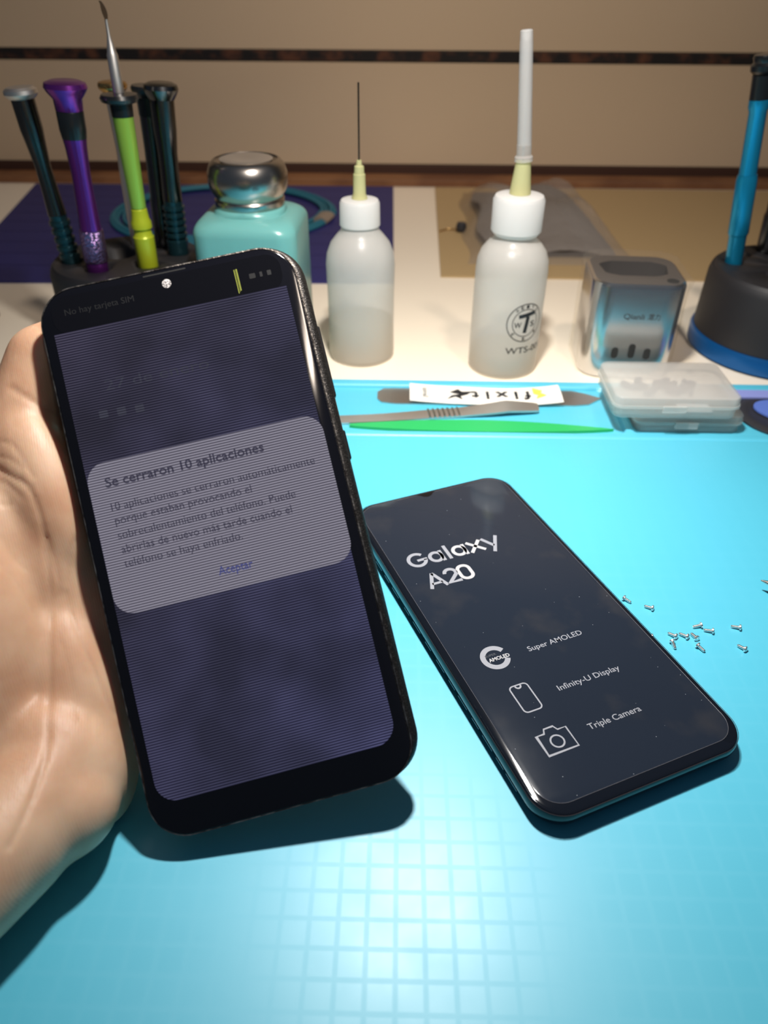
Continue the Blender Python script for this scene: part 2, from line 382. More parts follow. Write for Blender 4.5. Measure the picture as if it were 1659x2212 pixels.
# -- the phone held in the hand
RH = Matrix(((0.96355119, -0.25677689, 0.07506486), (0.2255419, 0.62880644, -0.74413259), (0.14387478, 0.73394012, 0.66380114)))
TH = Vector((-0.04795286, 0.16368855, 0.06977446))
MH = RH.to_4x4(); MH.translation = TH
def held_phone():
    P = empty('smartphone', M=MH); tag(P, 'worn black smartphone held upright in the hand, its screen showing a grey Spanish message', 'phone')
    phone_frame([(68, 151, 8, 1.5, 0, -7.9), (72, 155, 10, 1.5, 0, -7.3), (76, 157.6, 11, 1.4, .2, -5.6), (77.2, 158.6, 11.5, 1.25, .3, -3.6), (77.0, 158.6, 11.5, 1.15, .35, -2.0), (76.2, 158.4, 11.2, .8, .3, -1.0), (75.2, 158.2, 11, .4, .2, -.35), (73.6, 157, 10, .1, 0, -.3)], M_frame_old, P)
    g = loft('front_glass', [(rrect(73.6*mm, 157.2*mm, 10.2*mm, 12), -.00055), (rrect(74*mm, 157.6*mm, 10.4*mm, 12), -.0003), (rrect(73.9*mm, 157.5*mm, 10.3*mm, 12), -.0001), (rrect(73.3*mm, 156.9*mm, 10*mm, 12), 0)], M_glass, P)
    ring_part('worn_rim', rrect(75.0*mm, 158.5*mm, 10.9*mm, 12, .15*mm, .1*mm), rrect(74.3*mm, 157.8*mm, 10.5*mm, 12, .1*mm, .05*mm), -.0007, -.00005, M_rim, P)
    for (ya, yb) in ((53.5, 31.6), (21.4, 12.5)):
        b = rbox('side_button', 1.4*mm, (ya-yb)*mm, 2.6*mm, .6*mm, M_button, P, .0003, 39.6*mm, (ya+yb)/2*mm, -5.4*mm)
    rbox('earpiece_slot', 12.5*mm, .5*mm, .08*mm, .2*mm, M_hole, P, .00002, 0, 77.75*mm, -.00003)
    d = loft('front_camera', [(circ(1.35*mm, 28, 0, 74.4*mm), 0), (circ(1.35*mm, 28, 0, 74.4*mm), .00008), (circ(1.1*mm, 28, 0, 74.4*mm), .00012)], M_speckle, P)
    # display
    S = loft('display', [(rrect(67.8*mm, 136*mm, 6*mm, 10, -.3*mm, -1.0*mm), 0), (rrect(67.8*mm, 136*mm, 6*mm, 10, -.3*mm, -1.0*mm), .00006)], M_screen, P, smooth=False)
    # square the two upper corners of the panel
    for i, vtx in enumerate(S.data.vertices):
        if vtx.co.y > 60*mm:
            vtx.co.y = 66.4*mm
    band = loft('status_bar', [(rrect(67*mm, 11*mm, 4.5*mm, 8, -.2*mm, 71.4*mm), 0), (rrect(67*mm, 11*mm, 4.5*mm, 8, -.2*mm, 71.4*mm), .00004)], M_topband, P, smooth=False)
    text('status_text', 'No hay tarjeta SIM', -30*mm, -10.1*mm, 71.3*mm, .00006, M_simtext, band, 2.6*mm).matrix_parent_inverse.identity()
    for i, (x, wd) in enumerate(((19.75, .22), (20.15, .1), (20.5, .3))):
        rbox('stuck_line', wd*mm, (7.2-.3*i)*mm, .03*mm, .04*mm, M_yellow, band, .000005, x*mm, (70.6+.2*i)*mm, .00004)
    for x, wd in ((24.6, 1.8), (27.2, .8), (29.6, 1.2)):
        rbox('status_icon', wd*mm, 1.5*mm, .03*mm, .2*mm, M_simtext, band, .000005, x*mm, 71.3*mm, .00004)
    D = loft('dialog_box', [(rrect(68.2*mm, 43.6*mm, 5.6*mm, 10, 0, 5.6*mm), .00006), (rrect(68.2*mm, 43.6*mm, 5.6*mm, 10, 0, 5.6*mm), .00009)], M_dialog, S, smooth=False)
    z = .00011
    T = lambda s, x0, x1, y, sz, m=M_dlgtext, b=0: text('screen_text', s, x0*mm, x1*mm, y*mm, z, m, S, sz*mm, b)
    T('Se cerraron 10 aplicaciones', -29.4, 16.2, 20.1, 3.9, b=.018)
    T('10 aplicaciones se cerraron automáticamente', -29.2, 29.5, 13.2, 3.35)
    T('porque estaban provocando el', -29, 10.1, 9.2, 3.35)
    T('sobrecalentamiento del teléfono. Puede', -29.1, 21.9, 5.0, 3.35)
    T('abrirlas de nuevo más tarde cuando el', -29, 19.9, .9, 3.35)
    T('teléfono se haya enfriado.', -29.1, 4.6, -3.1, 3.35)
    T('Aceptar', -4.2, 5.6, -11.6, 3.5, M_dlgblue, .008)
    z = .00008
    T('27 de enero', -23.5, 6.5, 47.4, 4.4, M_faint)
    for x, y in ((-25.6, 40.9), (-20.5, 40.6), (-15.4, 40.3)):
        rbox('notification_icon', 2.5*mm, 2.3*mm, .02*mm, .3*mm, M_faint, S, .000005, x*mm, y*mm, .00006)
    return P
M_speckle = mat('speckled_lens', (.3, .28, .27), .4); add_noise_color(M_speckle, (.10, .09, .09), (.75, .7, .68), 2600, 3, .42, .6)
M_faint = M_faint
held_phone()

# -- the phone lying on the mat
LY = Matrix.Rotation(.40908, 4, 'Z'); LY.translation = Vector((.0466, .2001, .0078))
def lying_phone():
    P = empty('smartphone', M=LY); tag(P, 'glossy black smartphone lying on the cyan mat, silver lettering on its screen film', 'phone')
    phone_frame([(66, 150, 7, 0, 0, -7.75), (70, 154, 9, 0, 0, -7.4), (73.4, 157, 10, 0, 0, -6.0), (74.9, 158.5, 10.5, 0, 0, -3.9), (74.9, 158.5, 10.5, 0, 0, -1.6), (74.2, 157.9, 10.3, 0, 0, -.5), (73.4, 157.1, 10, 0, 0, -.1), (72.6, 156.3, 9.6, 0, 0, -.05)], M_body_new, P)
    loft('screen_glass', [(rrect(72.8*mm, 156.5*mm, 9.8*mm, 12), -.0003), (rrect(72.8*mm, 156.5*mm, 9.8*mm, 12), -.00005), (rrect(72.0*mm, 155.7*mm, 9.5*mm, 12), .0001)], M_body_new, P)
    F = loft('screen_film', [(rrect(69.6*mm, 152.6*mm, 8*mm, 12, .2*mm, .9*mm), .0001), (rrect(69.6*mm, 152.6*mm, 8*mm, 12, .2*mm, .9*mm), .0002), (rrect(69.3*mm, 152.3*mm, 7.9*mm, 12, .2*mm, .9*mm), .00024)], M_film, P)
    tube('film_edge', [(x, y, .00021) for x, y in rrect(69.7*mm, 152.7*mm, 8*mm, 12, .2*mm, .9*mm)]+[(35.05*mm, 69*mm, .00021)], .00006, M_filmedge, P, 5)
    tube('frame_edge_line', [(x, y, -.0004) for x, y in rrect(74.5*mm, 158.1*mm, 10.2*mm, 12)]+[(37.25*mm, 69*mm, -.0004)], .00011, M_rimline, P, 5)
    z = .00027
    def T(s, x0, x1, y, sz, b=0, m=M_print): return text('printed_text', s, x0*mm, x1*mm, y*mm, z, m, P, sz*mm, b)
    # 'Galaxy' in stroked letters: bars and rings
    def stroke(pts, wd, m=M_print, closed=False, name='printed_letter'):
        pts = [Vector((p[0], p[1])) for p in pts]; n = len(pts); v = []; f = []
        for k in range(n):
            a = pts[(k-1) % n] if (closed or k > 0) else pts[k]; b = pts[(k+1) % n] if (closed or k < n-1) else pts[k]
            t = (b-a).normalized(); nn = Vector((-t.y, t.x))
            s = 1.0
            if (closed or 0 < k < n-1):
                t1 = (pts[k]-a).normalized(); s = 1/max(.5, abs(Vector((-t1.y, t1.x)).dot(nn)))
            for sg in (-1, 1):
                q = pts[k]+nn*sg*wd/2*s; v.append((q.x*mm, q.y*mm, z)); 
        for k in range(n if closed else n-1):
            i = 2*k; j = 2*((k+1) % n); f.append((i, j, j+1, i+1))
        return v, f
    def letters(name, parts, m):
        V = []; Fc = []
        for v, f in parts:
            b = len(V); V += v; Fc += [tuple(b+i for i in q) for q in f]
        return mesh(name, V, Fc, m, P, smooth=False)
    def arc(cx, cy, rx, ry, a0, a1, n=24): return [(cx+rx*math.cos(math.radians(a0+(a1-a0)*i/n)), cy+ry*math.sin(math.radians(a0+(a1-a0)*i/n))) for i in range(n+1)]
    y0 = 33.2; wd = 1.45
    letters('letter_g', [stroke(arc(-24.2, y0+3.9, 3.5, 3.6, 40, 352), wd), stroke([(-24.3, y0+3.5), (-20.0, y0+3.5)], wd*.9)], M_print)
    for cx in (-16.3, -6.0):
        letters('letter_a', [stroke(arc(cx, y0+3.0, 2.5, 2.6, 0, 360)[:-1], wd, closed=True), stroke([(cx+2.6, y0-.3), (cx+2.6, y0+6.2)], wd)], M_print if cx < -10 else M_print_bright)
    letters('letter_l', [stroke([(-10.9, y0-.3), (-10.9, y0+8.2)], wd)], M_print)
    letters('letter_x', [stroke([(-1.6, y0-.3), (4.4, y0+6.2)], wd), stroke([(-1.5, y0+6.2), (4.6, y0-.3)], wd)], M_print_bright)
    letters('letter_y', [stroke([(5.5, y0+6.2), (8.9, y0+.6)], wd), stroke([(12.3, y0+6.2), (7.4, y0-2.9)], wd)], M_print)
    # A20
    y0 = 19.6
    letters('letter_a', [stroke([(-25.8, y0), (-22.4, y0+8.2)], wd), stroke([(-22.4, y0+8.2), (-19.0, y0)], wd), stroke([(-24.6, y0+2.4), (-20.2, y0+2.4)], wd*.8)], M_print)
    letters('digit_two', [stroke(arc(-15.4, y0+5.7, 2.3, 2.2, 175, -35)+[(-17.6, y0+.7), (-12.6, y0+.7)], wd)], M_print)
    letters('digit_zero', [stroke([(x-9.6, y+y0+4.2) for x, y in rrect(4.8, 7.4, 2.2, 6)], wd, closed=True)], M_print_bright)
    # feature list
    cx, cy = -20.4, -19.6
    ri = [(a, b) for a, b in arc(cx, cy, 4.3, 4.3, 28, 337, 40)]
    letters('printed_logo_ring', [stroke(ri, 1.9)], M_print)
    text('logo_text', 'SUPER', -23.6*mm, -19.4*mm, -18.6*mm, z, M_print_dim, P, 1.3*mm)
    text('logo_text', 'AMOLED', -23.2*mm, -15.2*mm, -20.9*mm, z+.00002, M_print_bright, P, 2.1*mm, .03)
    T('Super AMOLED', -8, 14, -21.6, 3.1, .006)
    T('Infinity-U Display', -7.8, 16.4, -40.2, 3.1, .006)
    T('Triple Camera', -7.4, 12.3, -56.9, 3.1, .006)
    letters('phone_icon', [stroke([(x-19.6, y-38.4) for x, y in rrect(6.6, 11, 1.4, 5)], .5, closed=True), stroke(arc(-19.6, -33.2, 1.0, 1.1, 180, 360, 8), .6)], M_print)
    letters('camera_icon', [stroke([(-24.5, -52.9), (-24.5, -60.3), (-13.9, -60.3), (-13.9, -52.9), (-16.8, -52.9), (-17.6, -51.3), (-20.9, -51.3), (-21.7, -52.9)], .5, closed=True), stroke(arc(-19.2, -56.6, 2.15, 2.15, 0, 360)[:-1], .55, closed=True)], M_print)
    nt = [(-6.2, 77.35), (2.6, 77.35), (1.2, 76.6), (.2, 75.3), (-1.8, 74.6), (-3.8, 75.3), (-4.8, 76.6)]
    mesh('notch_mark', [(x*mm, y*mm, z) for x, y in nt], [tuple(range(7))], M_glass, P, smooth=False)
    for k, yy in enumerate((56, 45, 36.5, 28, 17, 8, -2, -12, -21, -29, -38, -46, -54, -61)):
        rbox('side_slot', .5*mm, (6.5 if k % 2 else 4.8)*mm, .7*mm, .15*mm, M_sideslot, P, .0001, -37.25*mm, yy*mm, -5.2*mm)
M_sideslot = mat('blue_black_edge_inset', (.02, .05, .09), .3)
M_filmedge = mat('film_edge', (.16, .16, .18), .3)
M_rimline = mat('frame_edge_glint', (.10, .10, .12), .15, .7)
lying_phone()

# ---------------------------------------------------------------- screws on the mat
def make_screw():
    s = empty('screw'); 
    # axis along +x: head at 0, tip at 3.4 mm
    def la(name, prof, m):
        o = lathe(name, prof, m, s, 12); o.rotation_euler = (0, PI/2, 0); return o
    la('head', [(0, 0), (.35e-3, 0), (.4e-3, .15e-3), (.5e-3, .15e-3), (.95e-3, .1e-3), (1.15e-3, .3e-3), (1.1e-3, .75e-3), (.7e-3, .85e-3), (0, .85e-3)], M_screw)
    pr = [(0, .8e-3)]
    for k in range(9): pr += [(.62e-3, .85e-3+k*.3e-3), (.50e-3, 1.0e-3+k*.3e-3)]
    pr += [(.4e-3, 3.65e-3), (0, 3.7e-3)]
    la('threaded_shaft', pr, M_screw)
    return s
def copy_tree(o, parent=None):
    c = o.copy(); C.objects.link(c)
    if parent: c.parent = parent
    for ch in list(o.children):
        copy_tree(ch, c)
    return c
SCREWS = [((89.9, 212.6), (92.6, 210.2), 'silver screw beside the lying phone, highest of those along its edge'),
 ((100.4, 206.6), (97.0, 208.6), 'silver screw lying alone just right of the topmost screw'),
 ((105.0, 191.9), (102.3, 194.4), 'silver screw pointing up left, just above the screw that points straight down'),
 ((102.5, 190.2), (102.9, 186.0), 'silver screw pointing down, closest to the phone edge'),
 ((116.1, 198.3), (112.2, 197.6), 'silver screw of the touching pair, the left one pointing left'),
 ((119.6, 195.2), (115.9, 196.3), 'silver screw of the touching pair, the right one with head down right'),
 ((112.2, 191.0), (110.9, 194.2), 'small screw in the pile, lying against its right side'),
 ((109.2, 191.9), (106.4, 194.2), 'small screw in the pile, its shaft sticking out to the upper left'),
 ((111.0, 188.4), (113.4, 185.0), 'silver screw below the pile, pointing down right'),
 ((130.4, 197.2), (127.0, 198.4), 'screw at far right, upper of the two there'),
 ((128.3, 186.1), (125.9, 189.0), 'screw at far right, lower of the two there'),
 ((96.2, 191.7), (93.4, 192.6), 'screw half hidden behind the edge of the lying phone')]
proto = make_screw()
for i, (h, t, lab) in enumerate(SCREWS):
    s = proto if i == 0 else copy_tree(proto)
    d = Vector((t[0]-h[0], t[1]-h[1])); hz = 1.15
    ang = math.atan2(d.y, d.x); 
    s.location = (h[0]*mm, h[1]*mm, 1.13*mm)
    s.rotation_euler = (0, math.radians(9.5), ang)
    tag(s, lab, 'screw', 'loose screws on the mat')

# ---------------------------------------------------------------- tool tip at the right edge
tw = empty('tweezers', (.1450, .2196, .0048)); tag(tw, 'steel tweezers whose pointed tip just enters at the right frame edge above the mat', 'tweezers')
for k, sgn in enumerate((0, 1)):
    dirv = Vector((.75, -.62, .0))
    pts = [(0, 0, .0), (.004, -.0032+sgn*.0006, .0004), (.012, -.0085+sgn*.002, .0012), (.04, -.028+sgn*.007, .002), (.09, -.06+sgn*.004, -.0005), (.11, -.073+sgn*.001, -.0018)]
    tube('arm', smooth_curve(pts, 6), .001, M_steel_polish, tw, 10, radii=[.00025+.0013*min(1, i/9) for i in range(31)])

# ---------------------------------------------------------------- tray tools
def flat_shape(name, pts, z0, z1, m, parent=None, bev=.0002):
    v = [(x*mm, y*mm, z0) for x, y in pts]+[(x*mm, y*mm, z1) for x, y in pts]; n = len(pts)
    f = [tuple(range(n))[::-1], tuple(range(n, 2*n))]+[(i, (i+1) % n, n+(i+1) % n, n+i) for i in range(n)]
    return mesh(name, v, f, m, parent, smooth=False)
sp = empty('metal_spatula', (50*mm, 379*mm, TZ)); tag(sp, 'flat steel opening blade wrapped in a white paper label, pointed at its right end', 'tool')
def at(o, e): o.parent = e; o.matrix_parent_inverse = Matrix.Translation(e.location).inverted(); return o
M_blade = mat('dark_polished_blade', (.50, .46, .43), .40, 1)
at(flat_shape('blade', [(-8, 372), (-10.5, 376), (-10.5, 384), (-7, 388.2), (0, 388.6), (102, 388.2), (109, 385), (117.3, 379.6), (109, 372.4), (101, 370.9), (0, 370.4)], TZ, TZ+.0008, M_blade), sp)
def lab_z(x): return TZ+.0012+.0022*(abs((x-50)/44)**3)
def build_label():
    V = []; F = []; nx = 24; top = []; 
    for lay in (0, .0004):
        for j, y in enumerate((369.2, 379, 389.4)):
            for i in range(nx+1):
                x = 8+i/nx*86; yy = y+.9*math.sin(x*.07)*(1 if y > 380 else .6)
                V.append((x*mm, yy*mm, lab_z(x)+lay+(.0006 if j == 1 else 0)))
    R = nx+1
    for lay in (0, 1):
        for j in range(2):
            for i in range(nx):
                a = lay*3*R+j*R+i; F.append((a, a+1, a+R+1, a+R))
    ring = [i for i in range(R)]+[j*R+nx for j in (1, 2)]+[2*R+i for i in range(nx-1, -1, -1)]+[R]
    for k in range(len(ring)):
        a, b = ring[k], ring[(k+1) % len(ring)]; F.append((a, b, 3*R+b, 3*R+a))
    return mesh('paper_label', V, F, M_paper, None, True, 60)
lb = at(build_label(), sp)
# label print, read from the far side of the desk
def flipped(cx, cy, off=0): return lambda x, y: (cx-x, cy-y, lab_z((cx-x)*1000)+.00125+off)
for s, a, b, sz, bo in (('f i x i t', -17, 17, 12.5, .022),):
    text('label_text', s, a*mm, b*mm, -4.3*mm, 0, M_ink, None, sz*mm, bo, bend=flipped(.0600, .3782)).parent = lb
lb_txt = [o for o in bpy.data.objects if o.name.startswith('label_text')]
for o in lb_txt: o.parent = lb; o.matrix_parent_inverse = (Matrix.Translation(sp.location)@Matrix.Translation(sp.location).inverted())
text('label_text', 'Service', 0, 11*mm, -1*mm, 0, M_ink, None, 4.5*mm, bend=lambda x, y: (.0165+y, .3735+x, lab_z(16)+.0014)).parent = lb
fy = [(69, 386), (74.5, 383), (73, 380.5), (76.5, 377.5), (70, 374), (71.5, 378), (69, 379.5)]
o = flat_shape('yellow_mark', [(x+9.5, y) for x, y in fy], lab_z(83)+.0012, lab_z(83)+.0013, M_yel); o.parent = lb
o = flat_shape('printed_bird', [(31, 382), (36, 385.5), (38, 382.5), (44, 383), (41, 379), (37, 377), (38, 373.5), (34, 376.5), (29, 373.5), (32.5, 379)], lab_z(36)+.0009, lab_z(36)+.0010, M_ink); o.parent = lb

st = empty('metal_spudger', (0, 358*mm, TZ)); tag(st, 'bright steel spudger with ridged grip lying in front of the labelled blade', 'tool')
def spudger():
    # outline along x, centre line and half width in mm
    ctr = [(-62, 350, 4.2), (-34, 350.3, 4.0), (-5, 353.6, 4.2), (19, 358, 4.6), (37, 360.5, 4.8), (52, 362.5, 5.6), (62, 364.2, 6.0), (77, 365.6, 4.6), (79.5, 365.8, 3.6)]
    P = smooth_curve([(a, b, 0) for a, b, c in ctr], 5); Wd = smooth_curve([(c, 0, 0) for a, b, c in ctr], 5)
    V = []; F = []
    for p, ww in zip(P, Wd):
        z = TZ+.0003+.0022*max(0, 1-abs(p.x-62)/30)
        for sy, zz in ((-1, 0), (1, 0), (1, .0011), (0, .0016), (-1, .0011)):
            V.append((p.x*mm, (p.y+sy*ww.x)*mm, z+zz))
    n = len(P)
    for k in range(n-1):
        for i in range(5): F.append((5*k+i, 5*k+(i+1) % 5, 5*k+5+(i+1) % 5, 5*k+5+i))
    F += [tuple(range(5))[::-1], tuple(5*(n-1)+i for i in range(5))]
    at(mesh('blade_body', V, F, M_steel, None, True, 30), st)
    for k in range(7):
        x = 18.5+k*2.7; y = 358+(x-19)*.14
        at(tube('grip_ridge', [((x+.6)*mm, (y-4.6)*mm, TZ+.0016), (x*mm, y*mm, TZ+.0022), ((x-.6)*mm, (y+4.6)*mm, TZ+.0016)], .0006, M_steel_polish, None, 8), st)
spudger()
gs = []
for i in range(41):
    t = i/40; x = -24.5+t*141; gs.append((x, 344.0-4.6*math.sin(PI*t)**.7+1.0*t*0))
for i in range(41):
    t = 1-i/40; x = -24.5+t*141; gs.append((x, 345.6+6.8*math.sin(PI*t)**.9-1.6*t))
o = flat_shape('plastic_pry_stick', gs, TZ, TZ+.0016, M_greenpl); tag(o, 'long green plastic pry stick tapering at both ends, frontmost tool in the tray', 'tool')

# stacked cloudy parts boxes
def parts_box(cx, cy, z0, wd, dp, ht, label, rot=0):
    e = empty('plastic_box', (cx*mm, cy*mm, z0)); e.rotation_euler = (0, 0, rot)
    W_, D_ = wd*mm, dp*mm; h = ht*mm; hb = h*.48
    def shell(name, za, zb, open_up, g, m):
        r = 5*mm; t = 1.0*mm
        o1 = rrect(W_-g*2*mm, D_-g*2*mm, r, 8); o1b = rrect(W_-g*2*mm-1.6*mm, D_-g*2*mm-1.6*mm, r-.8*mm, 8)
        i1 = rrect(W_-g*2*mm-2*t, D_-g*2*mm-2*t, r-t, 8)
        if open_up: secs = [(o1b, za), (o1, za+.8*mm), (o1, zb), (i1, zb), (i1, za+t)]
        else: secs = [(i1, zb-t), (i1, za), (o1, za), (o1, zb-.8*mm), (o1b, zb)]
        return loft(name, secs, m, e, auto=50)
    shell('base', 0, hb, True, .6, M_boxpl)
    shell('lid', hb+.0002, h, False, 0, M_boxpl)
    ring_part('lid_lip', rrect(W_+1.2*mm, D_+1.2*mm, 5.5*mm, 8), rrect(W_+.02*mm, D_+.02*mm, 5*mm, 8), hb+.0004, hb+.0018, M_boxpl, e)
    rbox('clasp', 12*mm, 1.4*mm, 3.6*mm, .5*mm, M_boxpl, e, .0002, -2*mm, -D_/2-1.0*mm, hb-.0014)
    for sx in (-1, 1):
        rbox('hinge_tab', 4*mm, 1.2*mm, 2*mm, .4*mm, M_boxpl, e, .0002, sx*W_*.3, D_/2+1.0*mm, hb-.0008)
    tag(e, label, 'box', 'stacked parts boxes')
    return e
parts_box(155.5, 362, TZ, 57, 38, 10.4, 'cloudy plastic parts box at the bottom of the two-box stack in the tray')
pb = parts_box(145.5, 361, TZ+.0105, 65, 43, 12.2, 'cloudy plastic parts box on top of the stack, dark bits inside')
# loose contents of the upper box
rnd = random.Random(3)
bits = []
for k in range(26):
    x = 145.5+rnd.uniform(-20, 20); y = 361+rnd.uniform(2, 14); s = rnd.uniform(1.2, 3.2)
    bits.append((x, y, s))
def bits_mesh():
    V = []; F = []
    for x, y, s in bits:
        b = len(V); h = rnd.uniform(1.5, 5); a = rnd.uniform(0, PI)
        for zz in (0, h*mm):
            for q in range(4):
                V.append(((x+s*math.cos(a+q*PI/2))*mm, (y+.6*s*math.sin(a+q*PI/2))*mm, TZ+.0118+zz))
        F += [(b, b+1, b+2, b+3), (b+4, b+5, b+6, b+7)]+[(b+i, b+(i+1) % 4, b+4+(i+1) % 4, b+4+i) for i in range(4)]
    o = mesh('small_parts', V, F, M_contents, None, False); o['kind'] = 'stuff'
    tag(o, 'heap of tiny dark parts inside the upper cloudy box', 'parts')
bits_mesh()
o = rbox('paper_slip', 17*mm, 9*mm, .5*mm, .5*mm, mat('white_slip', (.85, .84, .86), .5), None, .0001, 158*mm, 349*mm, TZ+.0117)
tag(o, 'small white paper slip inside the upper cloudy box', 'paper')

# round picks at the right end of the tray
e = empty('suction_disc', (213*mm, 362*mm, TZ)); tag(e, 'round charcoal plastic disc lying in the tray at the right edge', 'disc')
lathe('disc', [(0, 0), (23*mm, 0), (24.5*mm, .6*mm), (24.5*mm, 1.5*mm), (23.2*mm, 2*mm), (19*mm, 2.2*mm), (18*mm, 1.7*mm), (0, 1.7*mm)], M_blackpl, e, 56)
o = loft('opening_pick', [([( (217+17*math.cos(a)*(1+.12*math.cos(3*(a-.6))))*mm, (363+15*math.sin(a)*(1+.12*math.cos(3*(a-.6))))*mm) for a in [2*PI*i/40 for i in range(40)]], z) for z in (TZ+.0023, TZ+.0033)], M_bluepick, None)
tag(o, 'blue plastic opening pick resting on the charcoal disc', 'pick')
o = loft('plastic_strip', [(rrect(34*mm, 9*mm, 2*mm, 5, 199*mm, 382.8*mm), TZ+.0023), (rrect(34*mm, 9*mm, 2*mm, 5, 199*mm, 382.8*mm), TZ+.0034)], M_lilac)
tag(o, 'pale lilac plastic strip behind the charcoal disc', 'strip')

# ---------------------------------------------------------------- squeeze bottles
def bottle_small():
    e = empty('needle_bottle', (-22*mm, 437*mm, DZ)); tag(e, 'small milky squeeze bottle with bare thin needle, part filled', 'bottle', 'needle bottles')
    R = 20.3*mm
    pr = [(0, 1.5*mm), (14*mm, 1.2*mm), (17*mm, 0), (19.3*mm, .8*mm), (R, 3.5*mm), (R*.985, 20*mm), (R*.985, 40*mm), (R, 58*mm), (19.6*mm, 64*mm), (17.2*mm, 70*mm), (13.5*mm, 74.5*mm), (11.2*mm, 77*mm), (10.6*mm, 79.5*mm), (0, 79.6*mm)]
    lathe('body', pr, M_milk, e, 64, auto=60)
    lathe('liquid', [(0, 2.5*mm), (18*mm, 2.5*mm), (19*mm, 5*mm), (19*mm, 24*mm), (0, 24*mm)], M_liquid, e, 48)
    cap = lathe('cap', [(0, 79.7*mm), (11.0*mm, 79.7*mm), (11.6*mm, 80.2*mm), (11.3*mm, 92*mm), (10.4*mm, 93.6*mm), (8*mm, 94.2*mm), (4*mm, 94.2*mm), (0, 94.2*mm)], M_milkcap, e, 48)
    lathe('needle_hub', [(0, 94.3*mm), (4.6*mm, 94.3*mm), (3.5*mm, 97*mm), (3.3*mm, 107*mm), (2.8*mm, 107.2*mm), (2.6*mm, 111*mm), (1.6*mm, 111.5*mm), (1.3*mm, 114*mm), (0, 114.2*mm)], M_hub, e, 24)
    tube('needle', [(0, 0, 114*mm), (.2*mm, 0, 151*mm)], .00048, M_darksteel, e, 8)
def bottle_big():
    e = empty('needle_bottle', (65.3*mm, 424*mm, DZ)); tag(e, 'larger white squeeze bottle with round black emblem and sheathed needle', 'bottle', 'needle bottles')
    R = 20.6*mm
    pr = [(0, 1.5*mm), (14*mm, 1.2*mm), (17.5*mm, 0), (19.8*mm, .8*mm), (R, 3.5*mm), (R, 20*mm), (R, 60*mm), (20.1*mm, 66*mm), (18.2*mm, 71*mm), (15*mm, 75*mm), (12*mm, 77.5*mm), (11.4*mm, 79.5*mm), (0, 79.6*mm)]
    B = lathe('body', pr, M_milk, e, 64, auto=60)
    lathe('liquid', [(0, 2.5*mm), (18*mm, 2.5*mm), (19.4*mm, 5*mm), (19.4*mm, 12*mm), (0, 12*mm)], M_liquid, e, 48)
    lathe('cap', [(0, 79.7*mm), (12*mm, 79.7*mm), (14.0*mm, 82*mm), (14.1*mm, 98*mm), (13*mm, 100*mm), (10*mm, 100.8*mm), (0, 100.8*mm)], M_milkcap, e, 48)
    lathe('needle_hub', [(0, 100.9*mm), (5.8*mm, 100.9*mm), (3.9*mm, 117*mm), (0, 117*mm)], M_hub, e, 24)
    s = empty('needle_sheath', (0, 0, 117*mm)); s.parent = e
    o = lathe('sheath_collar', [(0, 0), (4.8*mm, 0), (4.8*mm, 2*mm), (3.9*mm, 3*mm), (3.9*mm, 8*mm), (0, 8*mm)], M_clear, e, 24); bpy.data.objects.remove(s)
    o.location = (0, 0, 117.1*mm); o.rotation_euler = (0, math.radians(-4), 0)
    o = lathe('sheath_tube', [(3.7*mm, 0), (3.8*mm, 2*mm), (3.3*mm, 44*mm), (3.1*mm, 50*mm), (2.4*mm, 50.5*mm), (2.5*mm, 48*mm), (3.2*mm, 2*mm), (3.1*mm, 0)], M_clear, e, 24)
    o.location = (-.5*mm, 0, 125*mm); o.rotation_euler = (0, math.radians(-5.5), 0)
    tube('needle', [(-.5*mm, 0, 119*mm), (-2.5*mm, 0, 160*mm)], .00045, M_steel, e, 8)
    # print wrapped round the body; ang 0 faces the camera side
    A0 = -PI/2+.42
    def wrap(x, y): 
        a = A0+x/R; rr = R+.00010
        return (rr*math.cos(a), rr*math.sin(a), y)
    def stroke3(pts, wd, closed=True):
        if not closed:      # short steps keep the ink on the curved wall
            pts = [(a[0]+(b[0]-a[0])*t/8, a[1]+(b[1]-a[1])*t/8) for a, b in zip(pts[:-1], pts[1:]) for t in range(8)]+[pts[-1]]
        n = len(pts); V = []; F = []
        for k in range(n):
            a = pts[(k-1) % n] if (closed or k) else pts[k]; b = pts[(k+1) % n] if (closed or k < n-1) else pts[k]
            t = (Vector(b)-Vector(a)).normalized(); nn = Vector((-t.y, t.x))
            for sg in (-1, 1): V.append(wrap(pts[k][0]*mm+nn.x*sg*wd*mm/2, pts[k][1]*mm+nn.y*sg*wd*mm/2))
        for k in range(n if closed else n-1):
            i = 2*k; j = 2*((k+1) % n); F.append((i, j, j+1, i+1))
        return V, F
    zc = 35.5
    def emblem(name, parts):
        V = []; F = []
        for v, f in parts:
            b = len(V); V += v; F += [tuple(b+i for i in q) for q in f]
        return mesh(name, V, F, M_ink, e, False)
    ring = lambda r: [(r*math.cos(2*PI*i/48), zc+r*math.sin(2*PI*i/48)) for i in range(48)]
    emblem('emblem_ring', [stroke3(ring(11.2), .55)]); emblem('emblem_ring', [stroke3(ring(8.0), .45)])
    emblem('emblem_letter', [stroke3([(-4.6, zc+3.9), (0, zc+4.6), (6.0, zc+5.6)], 2.3, False), stroke3([(1.2, zc+3.6), (.6, zc-1), (-.2, zc-6.0)], 2.4, False)])
    text('emblem_text', 'W', -7.0*mm, -2.6*mm, (zc-2.6)*mm, 0, M_ink, e, 4.6*mm, .02, bend=wrap)
    text('emblem_text', 'S', 3.2*mm, 6.2*mm, (zc-2.6)*mm, 0, M_ink, e, 4.6*mm, .02, bend=wrap)
